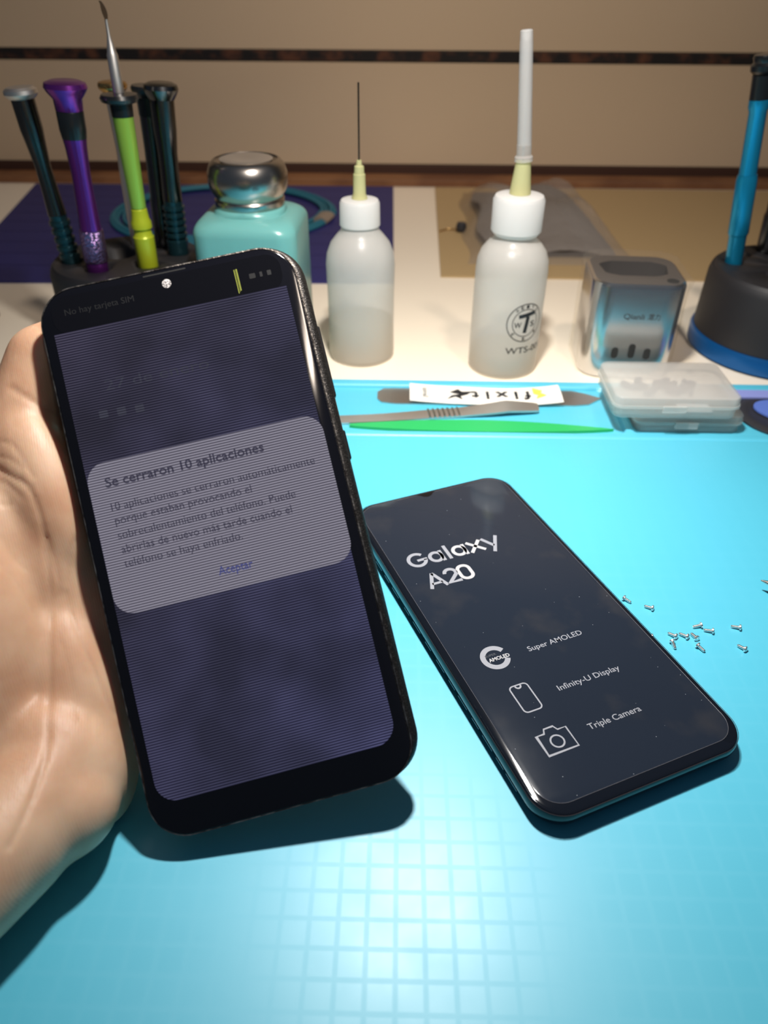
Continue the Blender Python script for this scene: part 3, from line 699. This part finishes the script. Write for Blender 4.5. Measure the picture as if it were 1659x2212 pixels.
    for ch, deg in (('W', 128), ('E', 108), ('I', 88), ('T', 66), ('O', 44), ('P', 222), ('E', 268), ('R', 318)):
        a = math.radians(deg); cx, cz = 9.6*math.cos(a), zc+9.6*math.sin(a); 
        text('emblem_text', ch, (cx-.9)*mm, (cx+.9)*mm, (cz-.9)*mm, 0, M_ink, e, 2.6*mm, .02, bend=wrap)
    text('print_text', 'WTS-001', -10.5*mm, 15*mm, 17.0*mm, 0, M_ink, e, 5.4*mm, .01, bend=wrap)
bottle_small(); bottle_big()

# ---------------------------------------------------------------- turquoise dispenser
def dispenser():
    e = empty('pump_dispenser', (-86*mm, 449*mm, DZ)); e.rotation_euler = (0, 0, math.radians(-3)); tag(e, 'square turquoise pump dispenser bottle with polished steel cap', 'bottle')
    W_ = 59.5
    secs = [(rrect((W_-3)*mm, (W_-3)*mm, 9*mm, 10), 0), (rrect(W_*mm, W_*mm, 10.5*mm, 10), 1.5*mm), (rrect(W_*mm, W_*mm, 10.5*mm, 10), 76*mm)]
    for k in range(1, 9):
        a = k/8*PI/2; ins = 9*(1-math.cos(a)); z = 76+8.5*math.sin(a)
        secs.append((rrect((W_-2*ins)*mm, (W_-2*ins)*mm, max(10.5+ins*.8, 1)*mm, 10), z*mm))
    secs.append((rrect(42*mm, 42*mm, 20*mm, 10), 85.6*mm)); secs.append((rrect(40*mm, 40*mm, 19.9*mm, 10), 87.5*mm))
    loft('bottle_body', secs, M_tealbottle, e, auto=60)
    c = lathe('metal_cap', [(0, 86.6*mm), (21.5*mm, 86.6*mm), (22.3*mm, 88*mm), (22.3*mm, 91*mm), (21.4*mm, 92*mm), (22.0*mm, 93*mm), (24.4*mm, 96.5*mm), (25.2*mm, 101*mm), (25*mm, 105*mm), (23.6*mm, 109*mm), (21*mm, 111.6*mm), (19.6*mm, 112*mm), (19.4*mm, 111.2*mm), (18*mm, 110.8*mm), (8*mm, 110*mm), (0, 109.8*mm)], M_steel_polish, e, 64, auto=40)
    c.scale = (.9, .9, 1)
    d = lathe('pump_dish', [(0, 109.9*mm), (14*mm, 110.8*mm), (15*mm, 112*mm), (13*mm, 112.6*mm), (5*mm, 111.4*mm), (0, 111.2*mm)], M_steel, e, 40)
dispenser()

# ---------------------------------------------------------------- tool holders
def holder(cx, cy, R, ztop, holes, label, base):
    e = empty('tool_holder', (cx*mm, cy*mm, DZ)); tag(e, label, 'tool holder', 'round tool holders')
    zt = (ztop+3)*mm
    b = lathe('holder_body', [(0, 12*mm), (R*mm*1.0, 12*mm), (R*mm, 13*mm), (R*.985*mm, zt-6*mm), (R*.97*mm, zt-3.2*mm), (R*.955*mm, zt-1.6*mm), (R*.945*mm, zt-1.9*mm), (R*.935*mm, zt-1.2*mm), (R*.92*mm, zt), (0, zt)], M_rubber, e, 96, auto=40)
    cutters = []
    for (hx, hy, hr) in holes:
        c = lathe('cut', [(0, 14*mm), (hr*mm, 14*mm), (hr*mm, zt+10*mm), (0, zt+10*mm)], M_hole, None, 28, cx=(hx-cx)*mm, cy=(hy-cy)*mm)
        c.matrix_world = Matrix.Translation(e.location)
        cutters.append(c)
    for c in cutters:
        md = b.modifiers.new('b', 'BOOLEAN'); md.operation = 'DIFFERENCE'; md.object = c; md.solver = 'EXACT'
    apply_mods(b)
    for c in cutters: bpy.data.objects.remove(c)
    lathe('base_ring', [(0, 0), (R*.97*mm, 0), (R*1.03*mm, 1.5*mm), (R*1.035*mm, 9.5*mm), (R*1.02*mm, 11.5*mm), (R*.99*mm, 11.9*mm), (0, 11.9*mm)], base, e, 96, auto=40)
    return e
holder(-164, 449, 46.5, 53, [(-194.5, 440, 5.9), (-175, 428.5, 8.2), (-148, 436.5, 7.8), (-165, 477.5, 5.8), (-135.5, 459, 7.4), (-170, 454, 9.5), (-147.5, 472, 6.4)], 'round black tool holder at left, behind the held phone', M_rubber)
holder(245, 456, 51.5, 48, [(210, 468, 5.9), (240, 490, 7.4), (228, 446, 7.5), (246, 429, 8.5), (252, 462, 12), (225, 428, 5.2), (222, 483, 4.5)], 'round black tool holder with blue base ring at the right edge', M_bluebase)

def tool(name, base, head, segs, label, cat, n=28):
    """segs: (part name, [(r, t)...] in mm measured from the base, material)"""
    b = Vector(base)*mm; h = Vector(head)*mm
    if base[0] < 0:
        b.z = .0525; sc = lambda t: (t-16)*.84 if t <= 123 else 89.9+(t-123)
        segs = [(pn, [(r, sc(t)) for r, t in pr], m) for pn, pr, m in segs]
    q = (h-b).to_track_quat('Z', 'Y'); M = q.to_matrix().to_4x4(); M.translation = b
    e = empty(name, M=M); tag(e, label, cat, ('screwdrivers in the left holder' if base[0] < 0 else 'screwdrivers in the right holder') if name == 'precision_screwdriver' else None)
    for pn, prof, m in segs:
        pr = [(r*mm, t*mm) for r, t in prof]
        pr = [(0, pr[0][1])]+pr+[(0, pr[-1][1])]
        lathe(pn, pr, m, e, n, auto=35)
    return e
def ribs(r, t0, t1, k, dr=.8):
    out = []
    st_ = (t1-t0)/k
    for i in range(k):
        a = t0+i*st_; out += [(r, a), (r, a+st_*.45), (r-dr, a+st_*.5), (r-dr, a+st_*.95)]
    return out
zb = 20  # tools stand inside their holes
tool('precision_screwdriver', (-195, 440, zb), (-199, 438, 145.5), [
    ('grip', [(4, 0), (5.4, 6)]+ribs(5.9, 20, 48, 5, 1.0)+[(5.2, 49)], M_tealmetal),
    ('handle', [(5.2, 49.1), (4.6, 62), (4.2, 80), (5.2, 94), (5.9, 102), (6.0, 119)], M_darksteel),
    ('swivel_cap', [(6.2, 119.1), (7.6, 120.2), (8.6, 122), (8.4, 124), (6.8, 125.2)], M_steel)], 'gunmetal precision screwdriver at the far left of the left holder', 'screwdriver')
tool('precision_screwdriver', (-175.5, 428.5, zb), (-170.5, 428, 148), [
    ('grip', [(4.6, 4), (6.0, 12), (6.1, 21.5)], M_purple),
    ('knurled_sleeve', [(6.4, 22), (6.7, 23), (6.6, 42), (6.3, 43)], M_purple_knurl),
    ('handle', [(5.9, 43.2), (5.3, 60), (4.9, 78), (5.6, 94), (6.1, 99)], M_purple),
    ('black_collar', [(6.2, 99.1), (6.8, 104), (6.9, 114), (6.7, 114.6)], M_blackmetal),
    ('swivel_cap', [(6.9, 114.8), (7.2, 121), (9.8, 124.6), (10.8, 126.5), (10.2, 128.6), (7.5, 129.6)], M_purple)], 'purple anodised precision screwdriver in the left holder', 'screwdriver')
tool('blade_scraper', (-148, 436.5, zb), (-146.5, 436, 143), [
    ('grip', [(4.4, 3), (5.6, 9), (5.8, 10), (5.2, 11), (5.7, 12.5), (5.9, 36), (5.2, 37), (4.8, 41), (5.8, 42), (5.7, 46), (4.9, 48), (4.4, 54), (3.6, 55)], M_lime),
    ('handle', [(4.2, 55.1), (4.5, 70), (5.0, 90), (5.4, 110)], M_green),
    ('black_collar', [(5.6, 110.1), (5.9, 117), (9.6, 118.4), (10.2, 120.4), (9.2, 122.4), (4, 123)], M_blackmetal),
    ('shaft', [(2.9, 123.1), (2.7, 140), (2.3, 141), (1.6, 145), (.9, 148), (.7, 155)], M_steel)], 'green scraper with black collar and leaf-shaped blade, in the left holder', 'scraper')
# leaf blade on the scraper
bl = bpy.data.objects['blade_scraper']
leaf = []
for i in range(17):
    t = i/16; z = 121+t*8.5; off = -.8*t-1.6*t*t
    leaf.append((off, 1.9*math.sin(PI*min(1, t*.93+.05))**.8+.15, z))
V = []; F = []
for k, (o_, w_, z_) in enumerate(leaf):
    V += [((o_-w_)*mm, -.3*mm, z_*mm), ((o_+w_)*mm, -.3*mm, z_*mm), (o_*mm, .7*mm, z_*mm)]
for k in range(16):
    for i in range(3): F.append((3*k+i, 3*k+(i+1) % 3, 3*k+3+(i+1) % 3, 3*k+3+i))
F += [(0, 1, 2), (48, 49, 50)]
mesh('leaf_blade', V, F, M_steel_polish, bl)
tool('precision_screwdriver', (-165, 477.5, zb), (-163, 477, 145), [
    ('handle', [(4, 0), (4.8, 20), (4.8, 60), (4.2, 80), (5, 110)], M_steel),
    ('swivel_cap', [(5.1, 110.1), (5.4, 116), (7.8, 119), (8.2, 121), (7.6, 122.8), (5.5, 123.4)], M_gold)], 'gold-capped precision screwdriver behind the green scraper', 'screwdriver')
tool('precision_screwdriver', (-135.5, 459, zb), (-130.5, 459, 146), [
    ('grip', [(4.4, 2), (6, 12), (6.2, 20)]+ribs(6.5, 24, 52, 6, 1.0)+[(5.6, 53)], M_tealmetal),
    ('handle', [(5.6, 53.1), (5.3, 70), (5.4, 84), (6.3, 98), (6.6, 116)], M_darksteel),
    ('swivel_cap', [(6.9, 116.1), (8.8, 120), (9.4, 122), (8.8, 124.2), (6.6, 125.2)], M_darksteel)], 'dark teal precision screwdriver with ribbed grip, rightmost in the left holder', 'screwdriver')
tool('precision_screwdriver', (-147.5, 472, zb), (-142, 472, 144), [
    ('handle', [(4.6, 2), (5.6, 14), (5.6, 50), (5.2, 52), (5.4, 84), (5.9, 104)], M_darksteel),
    ('black_collar', [(6.1, 104.1), (6.5, 115)], M_blackmetal),
    ('swivel_cap', [(6.7, 115.1), (8.6, 118.5), (9, 120.5), (8.2, 122)], M_blackmetal)], 'black-collared screwdriver half hidden behind the dark teal one', 'screwdriver')
tool('precision_screwdriver', (213, 467.5, zb), (199, 471, 143), [
    ('grip', [(4.2, 4), (5.0, 22), (5.2, 44), (5.6, 45), (6.0, 46), (5.9, 76), (5.3, 79)], M_blue),
    ('handle', [(4.9, 79.1), (4.8, 112), (5.6, 114), (5.7, 118)], M_blue),
    ('black_collar', [(5.7, 118.2), (5.9, 130)], M_blackmetal),
    ('swivel_cap', [(5.5, 130.1), (7.4, 132), (7.6, 134.5), (6.2, 136), (6.8, 138), (6.4, 139.5)], M_blackmetal)], 'bright blue precision screwdriver leaning in the right holder', 'screwdriver')
tool('precision_screwdriver', (240, 490, zb), (236, 491, 110), [
    ('handle', [(4.4, 2), (6.4, 20), (6.8, 50), (6.2, 52), (5.6, 90), (6.2, 92)], M_darksteel)], 'grey screwdriver cut off by the right frame edge', 'screwdriver')

# ---------------------------------------------------------------- silver tin
def tin():
    e = empty('silver_tin', (139*mm, 434*mm, DZ)); e.rotation_euler = (0, 0, math.radians(-4)); tag(e, 'brushed silver square tin wrapped in clear film, between white bottle and right holder', 'tin')
    W_, H_ = 53, 57
    B = loft('tin_body', [(rrect((W_-2)*mm, (W_-2)*mm, 12*mm, 10), 0), (rrect(W_*mm, W_*mm, 13*mm, 10), 1*mm), (rrect(W_*mm, W_*mm, 13*mm, 10), (H_-2.5)*mm), (rrect((W_-1.2)*mm, (W_-1.2)*mm, 12.4*mm, 10), (H_-.8)*mm), (rrect((W_-4)*mm, (W_-4)*mm, 11*mm, 10), H_*mm)], M_chrome_blue, e, auto=40, cap1=False)
    # top plate with an oval opening and a small corner hole
    outer = rrect((W_-4)*mm, (W_-4)*mm, 11*mm, 10)
    n = len(outer); inner = []
    for (x, y) in outer:
        a = math.atan2(y-3*mm, x); inner.append((21.5*mm*math.cos(a), 3.5*mm+14.5*mm*math.sin(a)))
    low = [(x*.95, y*.95) for x, y in inner]
    loft('top_plate', [(outer, H_*mm), (inner, (H_-.3)*mm), (low, (H_-32)*mm)], M_darktop, e, cap0=False, auto=30)
    lathe('corner_hole', [(0, (H_-.1)*mm), (3.4*mm, (H_-.1)*mm), (3.4*mm, (H_+.15)*mm), (0, (H_+.15)*mm)], M_hole, e, 24, cx=18*mm, cy=-17*mm)
    yf = -W_/2*mm-.00006
    for i, x in enumerate((-8.5, 1.0, 10.0)):
        h = 9 if i == 1 else 7
        pts = rrect(4.0*mm, h*mm, 1.95*mm, 6, x*mm, (18-(0 if i == 1 else 1.5))*mm)
        V = [(a, yf, b) for a, b in pts]+[(a, yf+.0012, b) for a, b in pts]; m_ = len(pts)
        mesh('slot', V, [tuple(range(m_))]+[(i_, (i_+1) % m_, m_+(i_+1) % m_, m_+i_) for i_ in range(m_)], M_hole, e, False)
    bend = lambda x, y: (x, yf-.00002, y)
    text('print_text', 'Qianli', -7.5*mm, 4.2*mm, 37.5*mm, 0, M_label_text, e, 4.6*mm, .01, bend=bend)
    text('print_text', '潜力', 6*mm, 13*mm, 37.6*mm, 0, M_label_text, e, 4.2*mm, .005, bend=bend)
    # loose crinkled film
    rn = random.Random(5); secs = []
    for k, z in enumerate((.5, 8, 18, 30, 42, 52, 58.5, 60.5)):
        pts = rrect((W_+2.6)*mm, (W_+2.6)*mm, 14*mm, 10); q = []
        for i, (x, y) in enumerate(pts):
            s = 1+.028*math.sin(i*1.9+k*.9)+.022*rn.random()
            if z > 55: s *= (1.03 if z < 59 else .93)
            q.append((x*s, y*s))
        secs.append((q, z*mm))
    loft('film_wrap', secs, M_wrap, e, cap0=False, auto=20)
M_darktop = mat('tin_top_dark', (.16, .15, .15), .35, .7)
tin()

# ---------------------------------------------------------------- things lying at the back of the desk
def slab(name, pts, z0, th, m, label, cat, parent=None):
    v = [(x*mm, y*mm, z0) for x, y in pts]+[(x*mm, y*mm, z0+th) for x, y in pts]; n = len(pts)
    o = mesh(name, v, [tuple(range(n))[::-1], tuple(range(n, 2*n))]+[(i, (i+1) % n, n+(i+1) % n, n+i) for i in range(n)], m, parent, False)
    if label: tag(o, label, cat)
    return o
nm = empty('cutting_mat', (-200*mm, 700*mm, DZ)); tag(nm, 'navy blue mat lying flat behind the turquoise bottle and left holder', 'mat')
at(slab('mat_sheet', [(-345, 553), (-3, 563), (-6, 853), (-395, 851)], DZ, .0018, M_navy, None, None), nm)
for k in range(9):
    y = 590+k*30
    at(slab('printed_line', [(-350-k*4, y-.6), (-20, y+2.4), (-20, y+3.8), (-350-k*4, y+1)], DZ+.0018, .0001, M_navyline, None, None), nm)
o = slab('beige_sheet', [(34, 578), (560, 572), (560, 850), (39, 853)], DZ, .0015, M_tan, 'beige sheet lying on the desk under the clear plastic bag', 'sheet')
# clear bag with grey contents
def bag():
    e = empty('plastic_bag', (125*mm, 720*mm, DZ+.0015)); tag(e, 'crumpled clear plastic bag with grey contents on the beige sheet', 'bag')
    rn = random.Random(11); nx, ny = 26, 26; V = []; F = []
    def sh(u, v_, k, hgt):
        cx = 125+(u*2-1)*68*(1-.12*v_) ; cy = 606+v_*225
        e_ = (1-abs(2*u-1)**4)*(1-abs(2*v_-1)**4)
        z = hgt*e_*(.8+.3*math.sin(u*9+k)+.25*math.sin(v_*13+u*4))+rn.uniform(-.8, .8)*e_
        return ((cx-125+3*math.sin(v_*14))*mm, (cy-720)*mm, max(0.1, z)*mm)
    for name, hgt, m, kk in (('film', 27, M_bag, 0), ('grey_contents', 18, M_baggrey, 2)):
        V = []; F = []
        for j in range(ny):
            for i in range(nx):
                u, v_ = i/(nx-1), j/(ny-1)
                if kk: u = .1+.8*u; v_ = .06+.86*v_
                V.append(sh(u, v_, kk, hgt))
        b = len(V)
        for j in range(ny-1):
            for i in range(nx-1):
                a = j*nx+i; F.append((a, a+1, a+nx+1, a+nx))
        o = mesh(name, V, F, m, e, True, 25)
M_baggrey = mat('grey_foam_contents', (.20, .175, .155), .8); add_bump(M_baggrey, 60, .6, .004)
bag()
e = empty('bead', (57*mm, 693*mm, DZ+.0017)); tag(e, 'tiny black bead with thin wire ends beside the plastic bag', 'bead')
lathe('bead_body', [(0, 0), (4*mm, 1*mm), (5*mm, 4*mm), (4*mm, 8*mm), (0, 9*mm)], M_blackpl, e, 16)
tube('wire', smooth_curve([(0, 0, .002), (-.012, .004, .001), (-.02, -.002, .0008)], 5), .0006, M_gold, e, 6)
# strap
M_tealstrap = M_teal
e = empty('wrist_strap', (-165*mm, 700*mm, DZ+.0018)); tag(e, 'coiled teal cord with grey tag behind the turquoise bottle', 'cord')
cx, cy = -168, 742
def cpt(a, rx, ry, z): return ((cx+rx*math.cos(a)+165)*mm, (cy+ry*math.sin(a)-700)*mm, z*mm)
for k, (rx, ry) in enumerate(((98, 92), (101.5, 96), (105, 100), (94.5, 88))):
    tube('cord_loop', [cpt(2*PI*i/72, rx+1.5*math.sin(i*.2+k), ry-6*math.cos(i*.1), 1.6+k % 2*1.4) for i in range(73)], .0019, M_teal, e, 8)
tube('grey_tag', [cpt(a, 100, 94, 2.6) for a in (-.33, -.26, -.18, -.1)], .008, M_grey_tag, e, 12, flat=.45)
o = rbox('dark_block', 30*mm, 30*mm, 14*mm, 4*mm, M_blackpl, None, .001, -292*mm, 478*mm, DZ); tag(o, 'blurred dark block at the left frame edge behind the hand', 'block')

# ---------------------------------------------------------------- the hand
M_skin = mat('skin', (.70, .42, .27), .46, sss=.55, spec=.4)
def skin_nodes():
    N, L, b = nodes(M_skin)
    b.inputs['Subsurface Radius'].default_value = (1, .32, .14); b.inputs['Subsurface Scale'].default_value = .0035
    tc = nd(N, 'ShaderNodeTexCoord')
    n = nd(N, 'ShaderNodeTexNoise', i_Scale=55, i_Detail=4); L.new(tc.outputs['Object'], n.inputs['Vector'])
    r = nd(N, 'ShaderNodeValToRGB'); r.color_ramp.elements[0].position = .35; r.color_ramp.elements[1].position = .68
    r.color_ramp.elements[0].color = (.60, .34, .21, 1); r.color_ramp.elements[1].color = (.71, .47, .315, 1)
    L.new(n.outputs['Fac'], r.inputs[0]); L.new(r.outputs[0], b.inputs['Base Color'])
    # ridges of the palm skin and small wrinkles
    wv = nd(N, 'ShaderNodeTexWave', wave_type='BANDS', bands_direction='X', i_Scale=520, i_Distortion=5, i_Detail=1)
    wv.inputs['Detail Scale'].default_value = .06
    L.new(tc.outputs['Object'], wv.inputs['Vector'])
    mp = nd(N, 'ShaderNodeMapping'); mp.inputs['Scale'].default_value = (1, .35, 1); mp.inputs['Rotation'].default_value = (0, 0, .5); L.new(tc.outputs['Object'], mp.inputs[0])
    n3 = nd(N, 'ShaderNodeTexNoise', i_Scale=420, i_Detail=5); L.new(mp.outputs[0], n3.inputs['Vector'])
    b1 = nd(N, 'ShaderNodeBump', i_Strength=.12, i_Distance=.00010); L.new(wv.outputs['Fac'], b1.inputs['Height'])
    b2 = nd(N, 'ShaderNodeBump', i_Strength=.42, i_Distance=.00035); L.new(n3.outputs['Fac'], b2.inputs['Height']); L.new(b1.outputs[0], b2.inputs['Normal'])
    L.new(b2.outputs[0], b.inputs['Normal'])
skin_nodes()
def build_hand():
    # every shape below is in the held phone's frame (mm): x right, y up the phone, z out of its face
    bm = bmesh.new()
    def ell(c, r, rot=None):
        M = Matrix.Translation(Vector(c))@(Matrix.Rotation(math.radians(rot or 0), 4, 'Z'))@Matrix.Diagonal((*r, 1))
        bmesh.ops.create_icosphere(bm, subdivisions=4, radius=1, matrix=M)
    def cap(p0, r0, p1, r1):
        p0, p1 = Vector(p0), Vector(p1); n = max(3, int((p1-p0).length/3))
        for i in range(n+1):
            t = i/n; bmesh.ops.create_icosphere(bm, subdivisions=3, radius=r0+(r1-r0)*t, matrix=Matrix.Translation(p0.lerp(p1, t)))
    for p in HAND_PARTS:
        if p[0] == 'e': ell(*p[1:])
        else: cap(*p[1:])
    me = bpy.data.meshes.new('hand'); bm.to_mesh(me); bm.free()
    me.transform(Matrix.Scale(.001, 4))
    o = bpy.data.objects.new('hand', me); C.objects.link(o); me.materials.append(M_skin)
    r = o.modifiers.new('r', 'REMESH'); r.mode = 'VOXEL'; r.voxel_size = .00085; r.use_smooth_shade = True
    s = o.modifiers.new('s', 'SMOOTH'); s.factor = .5; s.iterations = 75
    apply_mods(o)
    me = o.data; n = len(me.vertices); co = np.zeros(n*3); me.vertices.foreach_get('co', co); co = co.reshape(-1, 3)
    # press the surface clear of the phone body
    x, y, z = co.T*1000
    inb = (np.abs(y) < 82) & (z > -8.4) & (x > -38.1) & (z < 10)
    push = inb & ((x+38.1) < (z+8.4)*1.0)
    x[push] = -38.1; z[inb & ~push] = -8.4
    # and clear of the mat
    wz = MH.translation.z*1000+RH[2][0]*x+RH[2][1]*y+RH[2][2]*z
    lift = np.maximum(0, 1.2-wz); x = x+lift*RH[2][0]; y = y+lift*RH[2][1]; z = z+lift*RH[2][2]
    co = np.c_[x, y, z]*.001
    me.vertices.foreach_set('co', co.ravel()); me.update()
    nr = np.zeros(n*3); me.vertices.foreach_get('normal', nr); nr = nr.reshape(-1, 3)
    # palm creases: polylines on the surface, carved inward
    d = np.zeros(n)
    P = co*1000
    for pts, dep, wd in CREASES:
        pts = np.array([tuple(p) for p in smooth_curve(pts, 8)])
        best = np.full(n, 1e9)
        for a, b in zip(pts[:-1], pts[1:]):
            ab = b-a; t = np.clip(((P-a)@ab)/(ab@ab+1e-9), 0, 1); q = P-(a+t[:, None]*ab)
            best = np.minimum(best, np.einsum('ij,ij->i', q, q))
        best = np.sqrt(best)
        d = d-.5*dep*np.exp(-(best/wd)**2)
    co = co+nr*(d*.001)[:, None]
    me.vertices.foreach_set('co', co.ravel()); me.update()
    me.polygons.foreach_set('use_smooth', [True]*len(me.polygons))
    o.matrix_world = MH
    tag(o, 'bare left hand with cupped palm gripping the upright smartphone from the left', 'hand')
    return o
HAND_PARTS = [
    ('e', (-49.5, 26, -9), (12, 28, 10), 8),  ('e', (-54, 6, -10), (12, 22, 9), 0),      # mount below the index finger
    ('e', (-80, -12, -2), (24.5, 44, 19), -2),       # thumb mound
    ('e', (-51, -22, -15), (20, 40, 10.5), 0),      # hollow of the palm
    ('e', (-54, -38, -11), (16, 36, 14), 3),      # little-finger side of the heel
    ('e', (-61, -52, -2), (19.5, 22, 15), 25),  ('e', (-65, 14, -6), (11, 20, 10), 0),       # heel
    ('c', (-60, 34, -15), 12.5, (-43.5, 66, -15), 10.5),
    ('c', (-43.5, 66, -15), 10.5, (-20, 73, -19.5), 9), ('c', (-20, 73, -19.5), 9, (-2, 70, -18), 7.5),
    ('c', (-40, 30, -22), 12, (-20, 52, -24), 9.5), ('c', (-20, 52, -24), 9.5, (12, 54, -20), 8.5), ('c', (12, 54, -20), 8.5, (28, 50, -17), 7.5),
    ('c', (-32, 14, -23), 12, (-6, 32, -25), 9.5), ('c', (-6, 32, -25), 9.5, (22, 34, -20), 8.5),
    ('c', (-30, -6, -22), 11, (-4, 10, -23), 8.5), ('c', (-4, 10, -23), 8.5, (18, 14, -18), 7.5),
    ('c', (-50, -45, -14), 13, (-30, -4, -22), 11),
    ('c', (-92, 5, 10), 14, (-112, 36, 16), 11.5), ('c', (-112, 36, 16), 11.5, (-110, 66, 14), 9.5),
    ('e', (-59, -62, 3), (16, 14.5, 15), 0),
    ('c', (-58, -50, -1), 14, (-70, -64, 12), 17.5), ('c', (-70, -64, 12), 17.5, (-102, -80, 40), 20), ('c', (-102, -80, 40), 20, (-172, -112, 98), 27),
]
CREASES = [
    ([(-58.5, 33.3, -1.9), (-54.0, 29.2, 0.1), (-50.0, 25.2, 0.8), (-48.7, 17.2, 0.2), (-49.3, 8.0, -1.4), (-50.8, -2.3, -2.3), (-52.5, -12.5, -1.5), (-53.8, -23.6, 1.7), (-55.2, -34.3, 4.6), (-55.1, -45.0, 12.5), (-56.5, -51.6, 18.0), (-58.7, -57.4, 23.1), (-61.7, -62.8, 27.5)], 0.9, 0.8),
    ([(-58.7, 41.0, -3.0), (-52.9, 38.8, -0.6), (-50.3, 34.4, 0.2), (-48.0, 27.7, 0.6)], 0.5, 0.6),
    ([(-59.4, 37.0, -2.6), (-53.7, 34.3, -0.1), (-50.2, 30.7, 0.6)], 0.45, 0.5),
    ([(-60.3, 29.5, -1.2), (-55.8, 27.6, -0.4), (-52.7, 22.8, 0.3)], 0.45, 0.6),
    ([(-60.4, 23.2, 1.4), (-56.9, 21.6, 0.0)], 0.35, 0.6),
    ([(-48.6, 10.5, -0.9), (-48.2, 5.1, -2.0), (-48.6, -2.9, -3.1), (-49.4, -6.7, -3.6)], 0.5, 0.7),
    ([(-47.9, -5.1, -4.0), (-47.4, -12.6, -3.8), (-45.8, -20.2, -2.0), (-44.0, -27.8, -1.4), (-42.8, -35.4, -1.4), (-41.5, -42.1, -2.4)], 0.55, 0.6),
    ([(-50.6, -18.2, -0.2), (-49.6, -24.8, 1.0), (-49.2, -33.8, 2.2), (-48.2, -40.5, 4.9)], 0.25, 0.6),
    ([(-41.8, 8.3, -3.4), (-44.4, 4.2, -3.5), (-47.2, -3.2, -3.9)], 0.5, 0.9),
    ([(-50.4, 55.5, -4.3), (-46.7, 51.7, -4.7), (-43.6, 48.7, -7.0), (-41.7, 46.4, -11.4)], 0.7, 0.9),
    ([(-40.9, 73.8, -8.5), (-38.8, 70.2, -6.4)], 0.6, 0.7),
    ([(-59.6, 5.8, 5.5), (-57.4, -0.6, 3.5), (-55.8, -8.9, 0.9), (-54.9, -16.3, 0.9)], 0.35, 0.8),
    ([(-59.4, 13.0, 2.7), (-57.8, 7.4, 1.7), (-55.7, 2.9, -0.2)], 0.3, 0.7),
    ([(-46.1, -40.3, 2.3), (-45.8, -45.4, 5.5), (-45.9, -51.2, 7.5)], 0.2, 0.5),
    ([(-41.1, -45.3, -2.8), (-41.2, -50.9, -2.0)], 0.2, 0.5),
]
build_hand()
